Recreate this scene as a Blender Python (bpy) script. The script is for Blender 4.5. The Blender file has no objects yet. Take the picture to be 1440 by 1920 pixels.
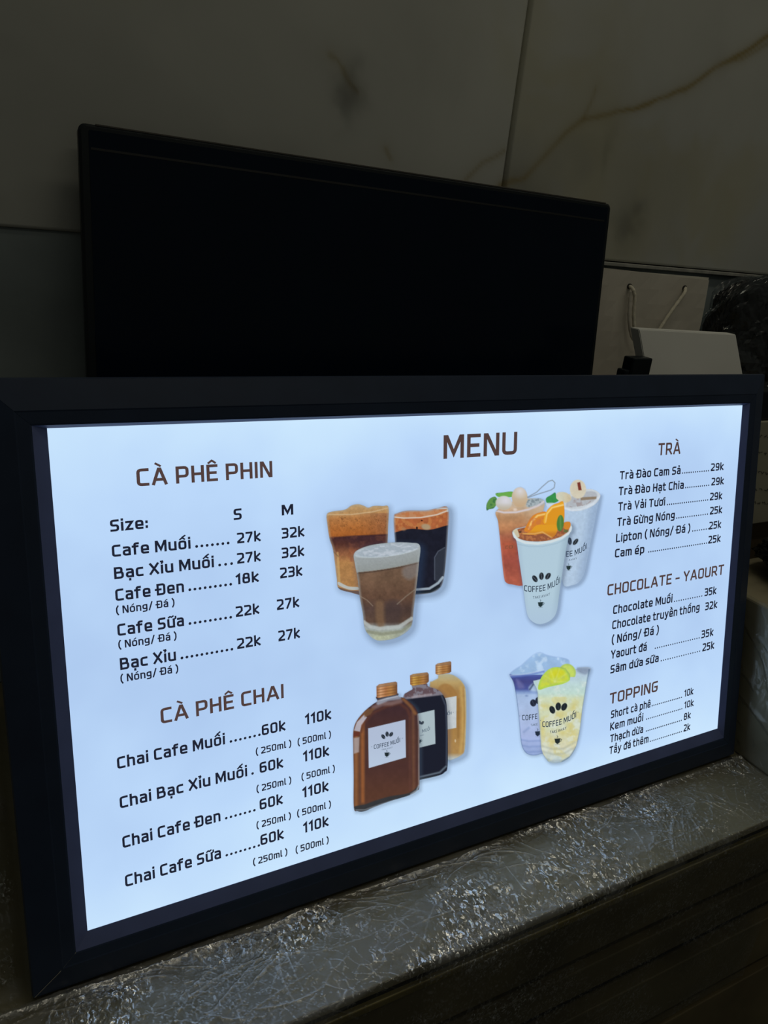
import bpy, bmesh, math, random, unicodedata
import numpy as np
from mathutils import Matrix, Vector

# ---------------------------------------------------------------- camera, world, light
SC = bpy.context.scene
COL = SC.collection
RM = np.array([[0.88061961, 0.08669052, -0.46582599],
               [-0.46310474, 0.36540579, -0.80747298],
               [0.10021526, 0.92680276, 0.36193029]])       # camera axes in the room
FPX = 1441.0
cam_d = bpy.data.cameras.new('camera')
cam = bpy.data.objects.new('camera', cam_d); COL.objects.link(cam)
cam_d.sensor_fit = 'VERTICAL'; cam_d.sensor_height = 24.0; cam_d.lens = FPX / 1920 * 24.0
cam_d.clip_start = 0.02
m4 = Matrix([list(RM[0]) + [0], list(RM[1]) + [0], list(RM[2]) + [0], [0, 0, 0, 1]])
cam.matrix_world = m4
SC.camera = cam

world = bpy.data.worlds.new('room_ambient'); SC.world = world; world.use_nodes = True
bg = world.node_tree.nodes['Background']
bg.inputs[1].default_value = 0.60
_n = world.node_tree.nodes; _l = world.node_tree.links           # dim room: pale ceiling above, dark floor below
_tc = _n.new('ShaderNodeTexCoord'); _sp = _n.new('ShaderNodeSeparateXYZ'); _mr = _n.new('ShaderNodeMapRange'); _rp = _n.new('ShaderNodeValToRGB')
_l.new(_tc.outputs['Generated'], _sp.inputs[0]); _l.new(_sp.outputs[2], _mr.inputs['Value'])
_mr.inputs['From Min'].default_value = -1.0; _mr.inputs['From Max'].default_value = 1.0; _l.new(_mr.outputs[0], _rp.inputs[0]); _l.new(_rp.outputs[0], bg.inputs[0])
_rp.color_ramp.elements[0].color = (0.022, 0.023, 0.019, 1); _rp.color_ramp.elements[1].color = (0.105, 0.108, 0.094, 1)
_e = _rp.color_ramp.elements.new(0.5); _e.color = (0.046, 0.047, 0.040, 1)


def area(name, loc, target, size, power, col):
    l = bpy.data.lights.new(name, 'AREA'); l.shape = 'RECTANGLE'; l.size, l.size_y = size
    l.energy = power; l.color = col
    o = bpy.data.objects.new(name, l); COL.objects.link(o); o.location = loc
    o.rotation_euler = (Vector(target) - Vector(loc)).to_track_quat('-Z', 'Y').to_euler()
    return o


area('ceiling_tube', (1.1, 0.40, 1.5), (1.1, 0.40, -1.0), (1.4, 0.12), 2.3, (1.0, 0.93, 0.72))
area('ceiling_tube', (0.6, -0.5, 1.5), (0.6, -0.5, -1.0), (1.4, 0.12), 1.8, (1.0, 0.93, 0.72))
SC.view_settings.view_transform = 'Standard'; SC.view_settings.look = 'None'
SC.view_settings.exposure = 0.0; SC.view_settings.gamma = 1.0
SC.view_settings.use_curve_mapping = False


# ---------------------------------------------------------------- helpers
def px(x, y):
    return RM @ (np.array([x - 720.0, 960.0 - y, -FPX]) / FPX)


def at_y(x, y, Y):
    r = px(x, y); return r * Y / r[1]


P0 = np.array([0.05222, 0.61599, -0.17881])                 # top left corner of the lit sheet
DU = np.array([1.0, 0.0, 0.0])
DV = np.array([0.0, 0.219399, 0.975635])
DN = np.array([0.0, -0.975635, 0.219399])                   # out of the face, towards the room
LW, LH = 0.8, 0.43146


def uv_of(x, y):
    r = px(x, y); q = r * (P0 @ DN) / (r @ DN) - P0
    return q @ DU, q @ DV


def lin(c):
    c = np.asarray(c, float) / 255.0
    return np.where(c <= 0.04045, c / 12.92, ((c + 0.055) / 1.055) ** 2.4)


def mat(name, col, rough=0.5, metal=0.0, spec=0.5, noise=0.0, nscale=20.0, bump=0.0, bscale=60.0):
    m = bpy.data.materials.new(name); m.use_nodes = True
    nt = m.node_tree; b = nt.nodes['Principled BSDF']
    b.inputs['Roughness'].default_value = rough; b.inputs['Metallic'].default_value = metal
    b.inputs['Specular IOR Level'].default_value = spec
    tc = nt.nodes.new('ShaderNodeTexCoord')
    n = nt.nodes.new('ShaderNodeTexNoise'); n.inputs['Scale'].default_value = nscale; n.inputs['Detail'].default_value = 6
    nt.links.new(tc.outputs['Object'], n.inputs['Vector'])
    r = nt.nodes.new('ShaderNodeValToRGB')
    c = np.array(col)
    r.color_ramp.elements[0].position = 0.3; r.color_ramp.elements[1].position = 0.7
    r.color_ramp.elements[0].color = (*np.clip(c * (1 - noise), 0, 1), 1)
    r.color_ramp.elements[1].color = (*np.clip(c * (1 + noise), 0, 1), 1)
    nt.links.new(n.outputs['Fac'], r.inputs[0]); nt.links.new(r.outputs[0], b.inputs['Base Color'])
    if bump:
        n2 = nt.nodes.new('ShaderNodeTexNoise'); n2.inputs['Scale'].default_value = bscale; n2.inputs['Detail'].default_value = 8
        nt.links.new(tc.outputs['Object'], n2.inputs['Vector'])
        bp = nt.nodes.new('ShaderNodeBump'); bp.inputs['Strength'].default_value = bump; bp.inputs['Distance'].default_value = 0.004
        nt.links.new(n2.outputs['Fac'], bp.inputs['Height']); nt.links.new(bp.outputs[0], b.inputs['Normal'])
    return m


def obj(name, verts, faces, m, parent=None, smooth=False):
    me = bpy.data.meshes.new(name)
    me.from_pydata([tuple(map(float, v)) for v in verts], [], [tuple(f) for f in faces]); me.update()
    if smooth:
        me.polygons.foreach_set('use_smooth', [True] * len(me.polygons))
    if m: me.materials.append(m)
    o = bpy.data.objects.new(name, me); COL.objects.link(o)
    if parent: o.parent = parent
    return o


def grid_obj(name, V, m, parent=None, smooth=True, keep=None, colors=None):
    """V: (ny, nx, 3) array of points; keep: (ny-1, nx-1) faces to keep; colors (ny, nx, 4)."""
    ny, nx = V.shape[:2]
    idx = np.arange(ny * nx).reshape(ny, nx)
    q = np.stack([idx[:-1, :-1], idx[1:, :-1], idx[1:, 1:], idx[:-1, 1:]], -1)
    q = q[keep] if keep is not None else q.reshape(-1, 4)
    used, inv = np.unique(q.ravel(), return_inverse=True)
    co = V.reshape(-1, 3)[used]
    me = bpy.data.meshes.new(name)
    me.vertices.add(len(used)); me.vertices.foreach_set('co', co.ravel().astype(np.float32))
    me.loops.add(len(inv)); me.loops.foreach_set('vertex_index', inv.astype(np.int32))
    nf = len(inv) // 4
    me.polygons.add(nf)
    me.polygons.foreach_set('loop_start', np.arange(0, nf * 4, 4, dtype=np.int32))
    me.polygons.foreach_set('loop_total', np.full(nf, 4, dtype=np.int32))
    if smooth: me.polygons.foreach_set('use_smooth', np.ones(nf, bool))
    me.update(calc_edges=True)
    if colors is not None:
        a = me.color_attributes.new('Col', 'FLOAT_COLOR', 'POINT')
        a.data.foreach_set('color', colors.reshape(-1, 4)[used].ravel().astype(np.float32))
    me.materials.append(m)
    o = bpy.data.objects.new(name, me); COL.objects.link(o)
    if parent: o.parent = parent
    return o


def bm_obj(name, bm, m, parent=None, smooth=False):
    me = bpy.data.meshes.new(name); bm.normal_update(); bm.to_mesh(me); bm.free()
    if smooth: me.polygons.foreach_set('use_smooth', [True] * len(me.polygons))
    me.materials.append(m)
    o = bpy.data.objects.new(name, me); COL.objects.link(o)
    if parent: o.parent = parent
    return o


def box_bm(a, b, bev=0.0, seg=2, M=None, bm=None):
    bm = bm or bmesh.new()
    a, b = Vector(a), Vector(b)
    r = bmesh.ops.create_cube(bm, size=1.0)
    for v in r['verts']:
        v.co = Vector([(a[i] + b[i]) / 2 + v.co[i] * (b[i] - a[i]) for i in range(3)])
    if bev:
        es = list({e for v in r['verts'] for e in v.link_edges})
        bmesh.ops.bevel(bm, geom=es, offset=bev, segments=seg, affect='EDGES', profile=0.5)
    if M is not None:
        bm.transform(M)
    return bm


def box(name, a, b, m, parent=None, bev=0.0, seg=2, M=None):
    return bm_obj(name, box_bm(a, b, bev, seg, M), m, parent)


def thing(name, label, cat, loc=(0, 0, 0), group=None):
    o = bpy.data.objects.new(name, None); COL.objects.link(o); o.empty_display_size = 0.02
    o.location = loc; o['label'] = label; o['category'] = cat
    if group: o['group'] = group
    return o


def adopt(root, *os):
    for o in os:
        o.parent = root; o.matrix_parent_inverse = Matrix.Translation(-Vector(root.location))


def tag(o, label, cat):
    o['label'] = label; o['category'] = cat; return o


def struct(o):
    o['kind'] = 'structure'; return o


def vnoise(x, y, seed=0):
    xi = np.floor(x).astype(np.int64); yi = np.floor(y).astype(np.int64)
    fx, fy = x - xi, y - yi
    fx = fx * fx * (3 - 2 * fx); fy = fy * fy * (3 - 2 * fy)

    def h(a, b):
        n = (a * 374761393 + b * 668265263 + seed * 1442695041) & 0xFFFFFFFF
        n = ((n ^ (n >> 13)) * 1274126177) & 0xFFFFFFFF
        return ((n ^ (n >> 16)) & 0xFFFF) / 65535.0
    return (h(xi, yi) * (1 - fx) + h(xi + 1, yi) * fx) * (1 - fy) + (h(xi, yi + 1) * (1 - fx) + h(xi + 1, yi + 1) * fx) * fy


def fbm(x, y, oct=4, seed=0):
    s, a, t = 0, 1.0, 0
    for k in range(oct):
        s = s + a * vnoise(x * 2 ** k, y * 2 ** k, seed + k * 17); t += a; a *= 0.5
    return s / t


def seg_dist(X, Y, pts):
    d = np.full(X.shape, 1e9)
    for (ax, ay), (bx, by) in zip(pts[:-1], pts[1:]):
        vx, vy = bx - ax, by - ay
        t = np.clip(((X - ax) * vx + (Y - ay) * vy) / (vx * vx + vy * vy + 1e-12), 0, 1)
        d = np.minimum(d, np.hypot(X - ax - t * vx, Y - ay - t * vy))
    return d


# ---------------------------------------------------------------- materials
M_black = mat('black_aluminium', (0.026, 0.042, 0.085), 0.45, 0, 0.35, 0.1, 30)  # blue glare of the lit sheet is mixed into this black
M_lip = mat('inner_lip', (0.13, 0.16, 0.33), 0.5, 0, 0.4, 0.1, 25)  # black lip, tinted with the sheet's blue light
M_seam = mat('mitre_seam', (0.45, 0.42, 0.36), 0.5)
M_tvbody = mat('black_plastic', (0.008, 0.012, 0.016), 0.4, 0, 0.3, 0.15, 30)
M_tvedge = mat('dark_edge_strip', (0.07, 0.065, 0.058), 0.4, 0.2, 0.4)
M_tvglass = mat('unlit_glass', (0.002, 0.007, 0.018), 0.2, 0, 0.22, 0.1, 10)
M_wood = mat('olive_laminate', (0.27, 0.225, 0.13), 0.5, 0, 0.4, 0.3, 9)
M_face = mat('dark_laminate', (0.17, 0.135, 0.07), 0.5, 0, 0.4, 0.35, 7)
M_gap = mat('recess_black', (0.006, 0.007, 0.009), 0.6)
M_gold = mat('brass_trim', (0.26, 0.20, 0.07), 0.45, 0.2, 0.4, 0.3, 30)
M_paper = mat('white_paper', (0.66, 0.62, 0.55), 0.8, 0, 0.2, 0.05, 14, 0.15, 30)
M_card = mat('white_card', (0.88, 0.88, 0.85), 0.7, 0, 0.3, 0.03, 10)
M_rope = mat('cotton_rope', (0.75, 0.70, 0.58), 0.9, 0, 0.1, 0.15, 300)
M_hole = mat('eyelet_dark', (0.02, 0.02, 0.02), 0.6)
M_blackbag = mat('black_film', (0.008, 0.009, 0.010), 0.18, 0, 0.6, 0.1, 30)
M_carton = mat('grey_carton', (0.34, 0.30, 0.20), 0.6, 0, 0.3, 0.2, 12)
M_riser = mat('brown_board', (0.16, 0.12, 0.07), 0.7, 0, 0.3, 0.2, 12)
M_trimw = mat('pale_trim', (0.42, 0.42, 0.39), 0.4, 0.0, 0.4, 0.2, 60)
M_grout = mat('brown_grout', (0.035, 0.030, 0.016), 0.8)
M_floor = mat('floor_tile', (0.10, 0.10, 0.09), 0.5, 0, 0.3, 0.2, 4)
M_ceil = mat('ceiling_paint', (0.5, 0.5, 0.47), 0.8)


def attr_mat(name, rough, emit=False, spec=0.4):
    m = bpy.data.materials.new(name); m.use_nodes = True; nt = m.node_tree
    at = nt.nodes.new('ShaderNodeAttribute'); at.attribute_name = 'Col'
    b = nt.nodes['Principled BSDF']
    if not emit:
        nt.links.new(at.outputs['Color'], b.inputs['Base Color'])
        b.inputs['Roughness'].default_value = rough; b.inputs['Specular IOR Level'].default_value = spec
        return m
    nt.nodes.remove(b)
    e = nt.nodes.new('ShaderNodeEmission'); t = nt.nodes.new('ShaderNodeBsdfTransparent'); mx = nt.nodes.new('ShaderNodeMixShader')
    nt.links.new(at.outputs['Color'], e.inputs[0]); nt.links.new(at.outputs['Alpha'], mx.inputs[0])
    nt.links.new(t.outputs[0], mx.inputs[1]); nt.links.new(e.outputs[0], mx.inputs[2])
    nt.links.new(mx.outputs[0], nt.nodes['Material Output'].inputs[0])
    return m


M_marble = attr_mat('marble_tile', 0.35, spec=0.25)
M_print = attr_mat('backlit_print', 0.5, emit=True)


def ink(name, rgb):
    m = bpy.data.materials.new(name); m.use_nodes = True; nt = m.node_tree
    b = nt.nodes['Principled BSDF']
    b.inputs['Base Color'].default_value = (0.01, 0.01, 0.012, 1); b.inputs['Roughness'].default_value = 0.6
    b.inputs['Specular IOR Level'].default_value = 0.1
    c = lin(rgb)
    b.inputs['Emission Color'].default_value = (*c, 1); b.inputs['Emission Strength'].default_value = 1.0
    return m


K_black = ink('backlit_black_ink', (30, 34, 50)); K_brown = ink('backlit_brown_ink', (80, 62, 60))
K_soft = ink('backlit_grey_ink', (52, 66, 82)); K_faint = ink('backlit_faint_ink', (96, 112, 128))


def screen_mat():
    m = bpy.data.materials.new('backlit_sheet'); m.use_nodes = True; nt = m.node_tree; L = nt.links; N = nt.nodes
    N.remove(N['Principled BSDF'])
    tc = N.new('ShaderNodeTexCoord'); sp = N.new('ShaderNodeSeparateXYZ'); L.new(tc.outputs['Object'], sp.inputs[0])

    def math(op, a, b=None, clamp=False):
        n = N.new('ShaderNodeMath'); n.operation = op; n.use_clamp = clamp
        for i, v in enumerate((a, b)):
            if v is None: continue
            if isinstance(v, (int, float)): n.inputs[i].default_value = v
            else: L.new(v, n.inputs[i])
        return n.outputs[0]
    # object space: x along the sheet from its top left corner, y up the sheet (negative); LEDs sit along the edges
    dt = math('DIVIDE', math('MULTIPLY', sp.outputs[1], -1.0), 0.055)
    db = math('DIVIDE', math('ADD', sp.outputs[1], LH), 0.085)
    g = math('ADD', math('POWER', 2.718, math('MULTIPLY', dt, -1.0)), math('POWER', 2.718, math('MULTIPLY', db, -1.0)))
    n1 = N.new('ShaderNodeTexNoise'); n1.inputs['Scale'].default_value = 7.0; n1.inputs['Detail'].default_value = 3
    L.new(tc.outputs['Object'], n1.inputs['Vector'])
    f = math('ADD', math('MULTIPLY', g, 0.62), math('MULTIPLY', math('SUBTRACT', n1.outputs['Fac'], 0.5), 0.9))
    f = math('ADD', f, 0.12, True)
    r = N.new('ShaderNodeValToRGB'); L.new(f, r.inputs[0])
    r.color_ramp.elements[0].position = 0.0; r.color_ramp.elements[0].color = (*lin((172, 200, 238)), 1)
    r.color_ramp.elements[1].position = 0.9; r.color_ramp.elements[1].color = (*lin((205, 233, 255)), 1)
    e = r.color_ramp.elements.new(0.4); e.color = (*lin((187, 216, 250)), 1)
    em = N.new('ShaderNodeEmission'); L.new(r.outputs[0], em.inputs[0])
    L.new(em.outputs[0], N['Material Output'].inputs[0])
    return m


M_screen = screen_mat()


def film_mat(name, glossy=0.035, rough=0.15, haze=0.02, bump=0.45, scale=130.0, tint=(0.9, 0.93, 0.94), attr=None):
    m = bpy.data.materials.new(name); m.use_nodes = True; nt = m.node_tree; L = nt.links; N = nt.nodes
    N.remove(N['Principled BSDF'])
    tc = N.new('ShaderNodeTexCoord')
    n1 = N.new('ShaderNodeTexNoise'); n1.inputs['Scale'].default_value = scale; n1.inputs['Detail'].default_value = 4; n1.inputs['Distortion'].default_value = 1.2
    L.new(tc.outputs['Object'], n1.inputs['Vector'])
    bp = N.new('ShaderNodeBump'); bp.inputs['Strength'].default_value = bump; bp.inputs['Distance'].default_value = 0.004
    L.new(n1.outputs['Fac'], bp.inputs['Height'])
    gl = N.new('ShaderNodeBsdfGlossy'); gl.inputs['Roughness'].default_value = rough; L.new(bp.outputs[0], gl.inputs['Normal'])
    gl.inputs['Color'].default_value = (1, 1, 1, 1)
    df = N.new('ShaderNodeBsdfDiffuse'); df.inputs['Color'].default_value = (0.62, 0.62, 0.62, 1)
    tr = N.new('ShaderNodeBsdfTransparent'); tr.inputs['Color'].default_value = (*tint, 1)
    lw = N.new('ShaderNodeLayerWeight'); lw.inputs['Blend'].default_value = 0.25
    mr = N.new('ShaderNodeMapRange'); mr.inputs['To Min'].default_value = glossy; mr.inputs['To Max'].default_value = 0.35
    L.new(lw.outputs['Fresnel'], mr.inputs['Value'])
    g_out, h_out = mr.outputs[0], None
    m1 = N.new('ShaderNodeMixShader'); m1.inputs[0].default_value = haze
    if attr:                                     # folded film is whiter and shinier than flat film
        at = N.new('ShaderNodeAttribute'); at.attribute_name = 'Col'
        sp = N.new('ShaderNodeSeparateColor'); L.new(at.outputs['Color'], sp.inputs[0])
        ad = N.new('ShaderNodeMath'); ad.operation = 'MULTIPLY_ADD'; ad.use_clamp = True
        ad.inputs[1].default_value = 0.34; L.new(sp.outputs[0], ad.inputs[0]); L.new(g_out, ad.inputs[2]); g_out = ad.outputs[0]
        hz = N.new('ShaderNodeMath'); hz.operation = 'MULTIPLY_ADD'; hz.use_clamp = True
        hz.inputs[1].default_value = 0.20; hz.inputs[2].default_value = haze; L.new(sp.outputs[0], hz.inputs[0]); L.new(hz.outputs[0], m1.inputs[0])
    if attr:                                     # crackled patches: small flat facets, each tilted its own way
        vo = N.new('ShaderNodeTexVoronoi'); vo.inputs['Scale'].default_value = 360
        wn = N.new('ShaderNodeTexNoise'); wn.inputs['Scale'].default_value = 120; L.new(tc.outputs['Object'], wn.inputs['Vector'])
        wm = N.new('ShaderNodeVectorMath'); wm.operation = 'SCALE'; wm.inputs['Scale'].default_value = 0.012; L.new(wn.outputs['Color'], wm.inputs[0])
        wa = N.new('ShaderNodeVectorMath'); wa.operation = 'ADD'; L.new(tc.outputs['Object'], wa.inputs[0]); L.new(wm.outputs[0], wa.inputs[1])
        st_ = N.new('ShaderNodeVectorMath'); st_.operation = 'MULTIPLY'; st_.inputs[1].default_value = (1.5, .6, 1); L.new(wa.outputs[0], st_.inputs[0])
        L.new(st_.outputs[0], vo.inputs['Vector'])
        sb = N.new('ShaderNodeVectorMath'); sb.operation = 'SUBTRACT'; sb.inputs[1].default_value = (.58, .86, .5); L.new(vo.outputs['Color'], sb.inputs[0])
        gk = N.new('ShaderNodeMath'); gk.operation = 'MULTIPLY'; gk.inputs[1].default_value = 0.8; L.new(sp.outputs[1], gk.inputs[0])
        sc = N.new('ShaderNodeVectorMath'); sc.operation = 'SCALE'; L.new(sb.outputs[0], sc.inputs[0]); L.new(gk.outputs[0], sc.inputs['Scale'])
        av = N.new('ShaderNodeVectorMath'); av.operation = 'ADD'; L.new(bp.outputs[0], av.inputs[0]); L.new(sc.outputs[0], av.inputs[1])
        nv = N.new('ShaderNodeVectorMath'); nv.operation = 'NORMALIZE'; L.new(av.outputs[0], nv.inputs[0]); L.new(nv.outputs[0], gl.inputs['Normal'])
        sv = N.new('ShaderNodeSeparateColor'); L.new(vo.outputs['Color'], sv.inputs[0])
        pk = N.new('ShaderNodeMapRange'); pk.inputs['From Min'].default_value = .73; pk.inputs['From Max'].default_value = .79; pk.inputs['To Min'].default_value = .08
        L.new(sv.outputs[2], pk.inputs['Value'])
        gm = N.new('ShaderNodeMath'); gm.operation = 'MULTIPLY'; L.new(pk.outputs[0], gm.inputs[0]); L.new(sp.outputs[1], gm.inputs[1])
        g2 = N.new('ShaderNodeMath'); g2.operation = 'MULTIPLY_ADD'; g2.use_clamp = True; g2.inputs[1].default_value = 0.65
        L.new(gm.outputs[0], g2.inputs[0]); L.new(g_out, g2.inputs[2]); g_out = g2.outputs[0]
        h2 = N.new('ShaderNodeMath'); h2.operation = 'MULTIPLY_ADD'; h2.use_clamp = True; h2.inputs[1].default_value = 0.16
        L.new(sp.outputs[2], h2.inputs[0]); L.new(hz.outputs[0], h2.inputs[2]); L.new(h2.outputs[0], m1.inputs[0])
    L.new(tr.outputs[0], m1.inputs[1]); L.new(df.outputs[0], m1.inputs[2])
    m2 = N.new('ShaderNodeMixShader'); L.new(g_out, m2.inputs[0])
    L.new(m1.outputs[0], m2.inputs[1]); L.new(gl.outputs[0], m2.inputs[2])
    L.new(m2.outputs[0], N['Material Output'].inputs[0])
    return m


M_film = film_mat('clear_stretch_film', attr=True)

# ---------------------------------------------------------------- room shell
WY = 1.01          # face of the tiled wall
ZC = -0.652        # worktop
ZF = -1.55         # floor
LEDGE = -0.0405
struct(box('floor', (-2.5, -2.6, ZF - 0.05), (3.2, WY + 0.2, ZF), M_floor))
wall = struct(box('wall_back', (-2.5, WY + 0.012, ZF), (3.2, WY + 0.12, 1.6), M_grout))

vein_main = [(1800, 30), (1690, -45), (1600, -10), (1530, 30), (1480, 38), (1440, 68), (1395, 98), (1340, 128), (1300, 158), (1240, 185), (1165, 210), (1095, 222), (1060, 250), (1015, 300), (985, 332), (940, 346)]
vein_more = [[(1095, 222), (1112, 185), (1118, 165)], [(943, 285), (905, 305), (880, 330), (862, 352)], [(1440, 82), (1390, 110), (1350, 122)],
             [(730, 300), (722, 280)], [(620, 100), (640, 130), (668, 170)]]


def wall_pts(l):
    return [tuple(at_y(x, y, WY)[[0, 2]]) for x, y in l]


def tile(x0, x1, z0, z1, fine, seed):
    st = 0.004 if fine else 0.02
    nx = max(2, int((x1 - x0) / st)); nz = max(2, int((z1 - z0) / st))
    X, Z = np.meshgrid(np.linspace(x0, x1, nx), np.linspace(z1, z0, nz))
    n = fbm(X * 3 + seed, Z * 3, 5, seed); n2 = fbm(X * 9 + n * 3, Z * 9, 4, seed + 5); n3 = fbm(X * 5 + 7, Z * 5 + n2, 4, seed + 9)
    base = np.stack([0.49 + 0 * X, 0.50 + 0 * X, 0.47 + 0 * X], -1)
    c = base * (0.80 + 0.40 * n)[..., None] * (0.92 + 0.16 * n2)[..., None]
    yel = np.clip((n3 - 0.55) * 4, 0, 1)[..., None]
    c = c * (1 - yel * 0.5) + np.array([0.45, 0.42, 0.26]) * (0.8 + 0.4 * n)[..., None] * yel * 0.5
    gr = np.clip((fbm(X * 4 + 31, Z * 4 + 3, 4, seed + 3) - 0.58) * 5, 0, 1)[..., None]
    c = c * (1 - gr * 0.28)
    if fine:
        wob = (fbm(X * 40, Z * 40, 3, 2) - 0.5) * 0.012
        for l, wd, s in [(vein_main, 0.004, 0.75)] + [(v, 0.003, 0.45) for v in vein_more]:
            d = seg_dist(X + wob, Z + wob, wall_pts(l))
            k = (np.exp(-(d / wd) ** 2) * s * .8 + np.exp(-(d / 0.012) ** 2) * s * 0.25)[..., None]
            k = np.clip(k * (0.5 + n2[..., None]), 0, 1)
            c = c * (1 - k) + np.array([0.30, 0.235, 0.09]) * k
        for (cx, cy, rx, rz, s) in [(655, 175, 0.018, 0.030, 0.34), (1180, 420, 0.03, 0.035, 0.35), (1135, 290, 0.01, 0.03, 0.25)]:
            q = at_y(cx, cy, WY)
            d = ((X - q[0] + wob * 3) / rx) ** 2 + ((Z - q[2] + wob * 3) / rz) ** 2
            k = (np.exp(-d) * s * (0.4 + 1.2 * n2))[..., None]
            c = c * (1 - np.clip(k, 0, 1))
    Yy = np.full_like(X, WY)
    V = np.stack([X, Yy, Z], -1)
    # bevelled rim going back to the wall
    C4 = np.concatenate([np.clip(c, 0, 1), np.ones(X.shape + (1,))], -1)
    Vp = np.pad(V, ((1, 1), (1, 1), (0, 0)), mode='edge'); Cp = np.pad(C4, ((1, 1), (1, 1), (0, 0)), mode='edge')
    e = 0.0009
    Vp[0, :, 2] += e; Vp[-1, :, 2] -= e; Vp[:, 0, 0] -= e; Vp[:, -1, 0] += e
    for sl in (np.s_[0, :], np.s_[-1, :], np.s_[:, 0], np.s_[:, -1]): Vp[sl][..., 1] = WY + 0.0125
    return grid_obj('wall_tile', Vp, M_marble, wall, smooth=False, colors=Cp)


JX = 0.7258
for x0, x1, f in ((-1.69, -0.482, 0), (-0.478, JX - 0.0042, 1), (JX + 0.0042, 1.93, 1), (1.934, 3.14, 0)):
    tile(x0, x1, (LEDGE if x0 > 0 else -.061) + 0.003, 0.62, f, 3 if x0 < 0 else 11)
    tile(x0, x1, 0.624, 1.55, 0, 8)
# darker panel below the ledge, pale trim strip between
struct(box('trim_1', (0.70, WY - 0.006, LEDGE - 0.005), (3.1, WY + 0.013, LEDGE + 0.001), M_trimw, None, 0.001))
M_low = mat('darker_panel', (0.27, 0.315, 0.33), 0.4, 0, 0.3, 0.25, 5)
lowp = box('lower_panel', (-1.7, WY + 0.003, ZC), (0.70, WY + 0.0118, -.0585), M_low, wall)
box('lower_panel', (0.702, WY + 0.003, ZC), (3.1, WY + 0.0118, LEDGE - 0.004), M_low, wall)

# ---------------------------------------------------------------- counter cabinet
YF = 0.410
cab = thing('counter_cabinet', 'dark laminate counter under clear film, with brass edge strip and drawer fronts', 'counter', (0.5, 0.7, ZF))
parts = [
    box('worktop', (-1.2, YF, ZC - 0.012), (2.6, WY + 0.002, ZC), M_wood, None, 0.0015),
    box('recess_strip', (-1.2, YF + 0.004, ZC - 0.023), (2.6, WY, ZC - 0.012), M_gap),
    box('edge_trim', (-1.2, YF - 0.001, ZC - 0.032), (2.6, YF + 0.02, ZC - 0.023), M_gold, None, 0.0012),
    box('carcass', (-1.2, YF + 0.02, ZF + 0.06), (2.6, WY, ZC - 0.03), M_gap),
    box('plinth', (-1.2, YF + 0.06, ZF + 0.0005), (2.6, WY, ZF + 0.06), M_gap)]
zt = ZC - 0.034
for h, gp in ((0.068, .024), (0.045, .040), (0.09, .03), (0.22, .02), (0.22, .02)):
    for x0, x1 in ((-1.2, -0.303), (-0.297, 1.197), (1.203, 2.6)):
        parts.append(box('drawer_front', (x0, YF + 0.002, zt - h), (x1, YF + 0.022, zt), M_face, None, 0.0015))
    zt -= h + gp
adopt(cab, *parts)


# ---------------------------------------------------------------- crumpled film over the counter
def crumple(X, S, seed):
    wx = (fbm(X * 9, S * 9, 3, seed) - 0.5) * 0.10; wy = (fbm(X * 9 + 40, S * 9 + 11, 3, seed) - 0.5) * 0.10
    h = 0
    for k, (fr, am) in enumerate(((7, 1.0), (16, 0.62), (37, 0.40), (80, 0.22), (160, 0.09))):
        n = vnoise((X + wx) * fr + 3 * k, (S + wy) * fr * 1.25 + 7 * k, seed + k)
        h = h + am * (1 - np.abs(2 * n - 1)) ** 1.5
    return h / 2.3


def cells(x, y, seed):
    """distance to the nearest cell border, distance to the nearest seed, random value per cell"""
    xi, yi = np.floor(x).astype(np.int64), np.floor(y).astype(np.int64)
    f1 = np.full(x.shape, 9.); f2 = np.full(x.shape, 9.); idv = np.zeros(x.shape)

    def h(a, b, k):
        n = (a * 374761393 + b * 668265263 + (seed * 31 + k) * 1442695041) & 0xFFFFFFFF
        n = ((n ^ (n >> 13)) * 1274126177) & 0xFFFFFFFF
        return ((n ^ (n >> 16)) & 0xFFFF) / 65535.0
    for dx in (-1, 0, 1):
        for dy in (-1, 0, 1):
            cx, cy = xi + dx, yi + dy
            d = np.hypot(cx + h(cx, cy, 1) - x, cy + h(cx, cy, 2) - y)
            near = d < f1
            f2 = np.where(near, f1, np.minimum(f2, d)); idv = np.where(near, h(cx, cy, 3), idv); f1 = np.where(near, d, f1)
    return f2 - f1, f1, idv


def creases(X, S, seed):
    """thin sharp fold lines in drifting patches -> 0..1, and the facet relief between them"""
    wx = (fbm(X * 30, S * 30, 3, seed) - 0.5) * 0.016; wy = (fbm(X * 30 + 40, S * 30 + 11, 3, seed) - 0.5) * 0.016
    out, rel = 0 * X, 0 * X
    for k, (fx, fy, th, wd, am) in enumerate(((16, 30, .35, .030, .8), (34, 52, -.5, .05, .85), (85, 110, .9, .09, .9), (170, 230, .2, .12, .6))):
        u = (X + wx) * math.cos(th) + (S + wy) * math.sin(th); v = -(X + wx) * math.sin(th) + (S + wy) * math.cos(th)
        e, f, i_ = cells(u * fx, v * fy, seed + k)
        patch = np.clip((fbm(X * 10 + 9 * k, S * 10 + 5, 3, seed + 50 + k) - (.50 + .02 * k)) * 9, 0, 1) * (i_ > .35)
        out = np.maximum(out, am * np.clip(1 - e / wd, 0, 1) * patch)
        rel = rel + (f - .4) * (.0030, .0022, .0012, .0006)[k] * (.25 + .75 * patch)
    return out, rel


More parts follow.
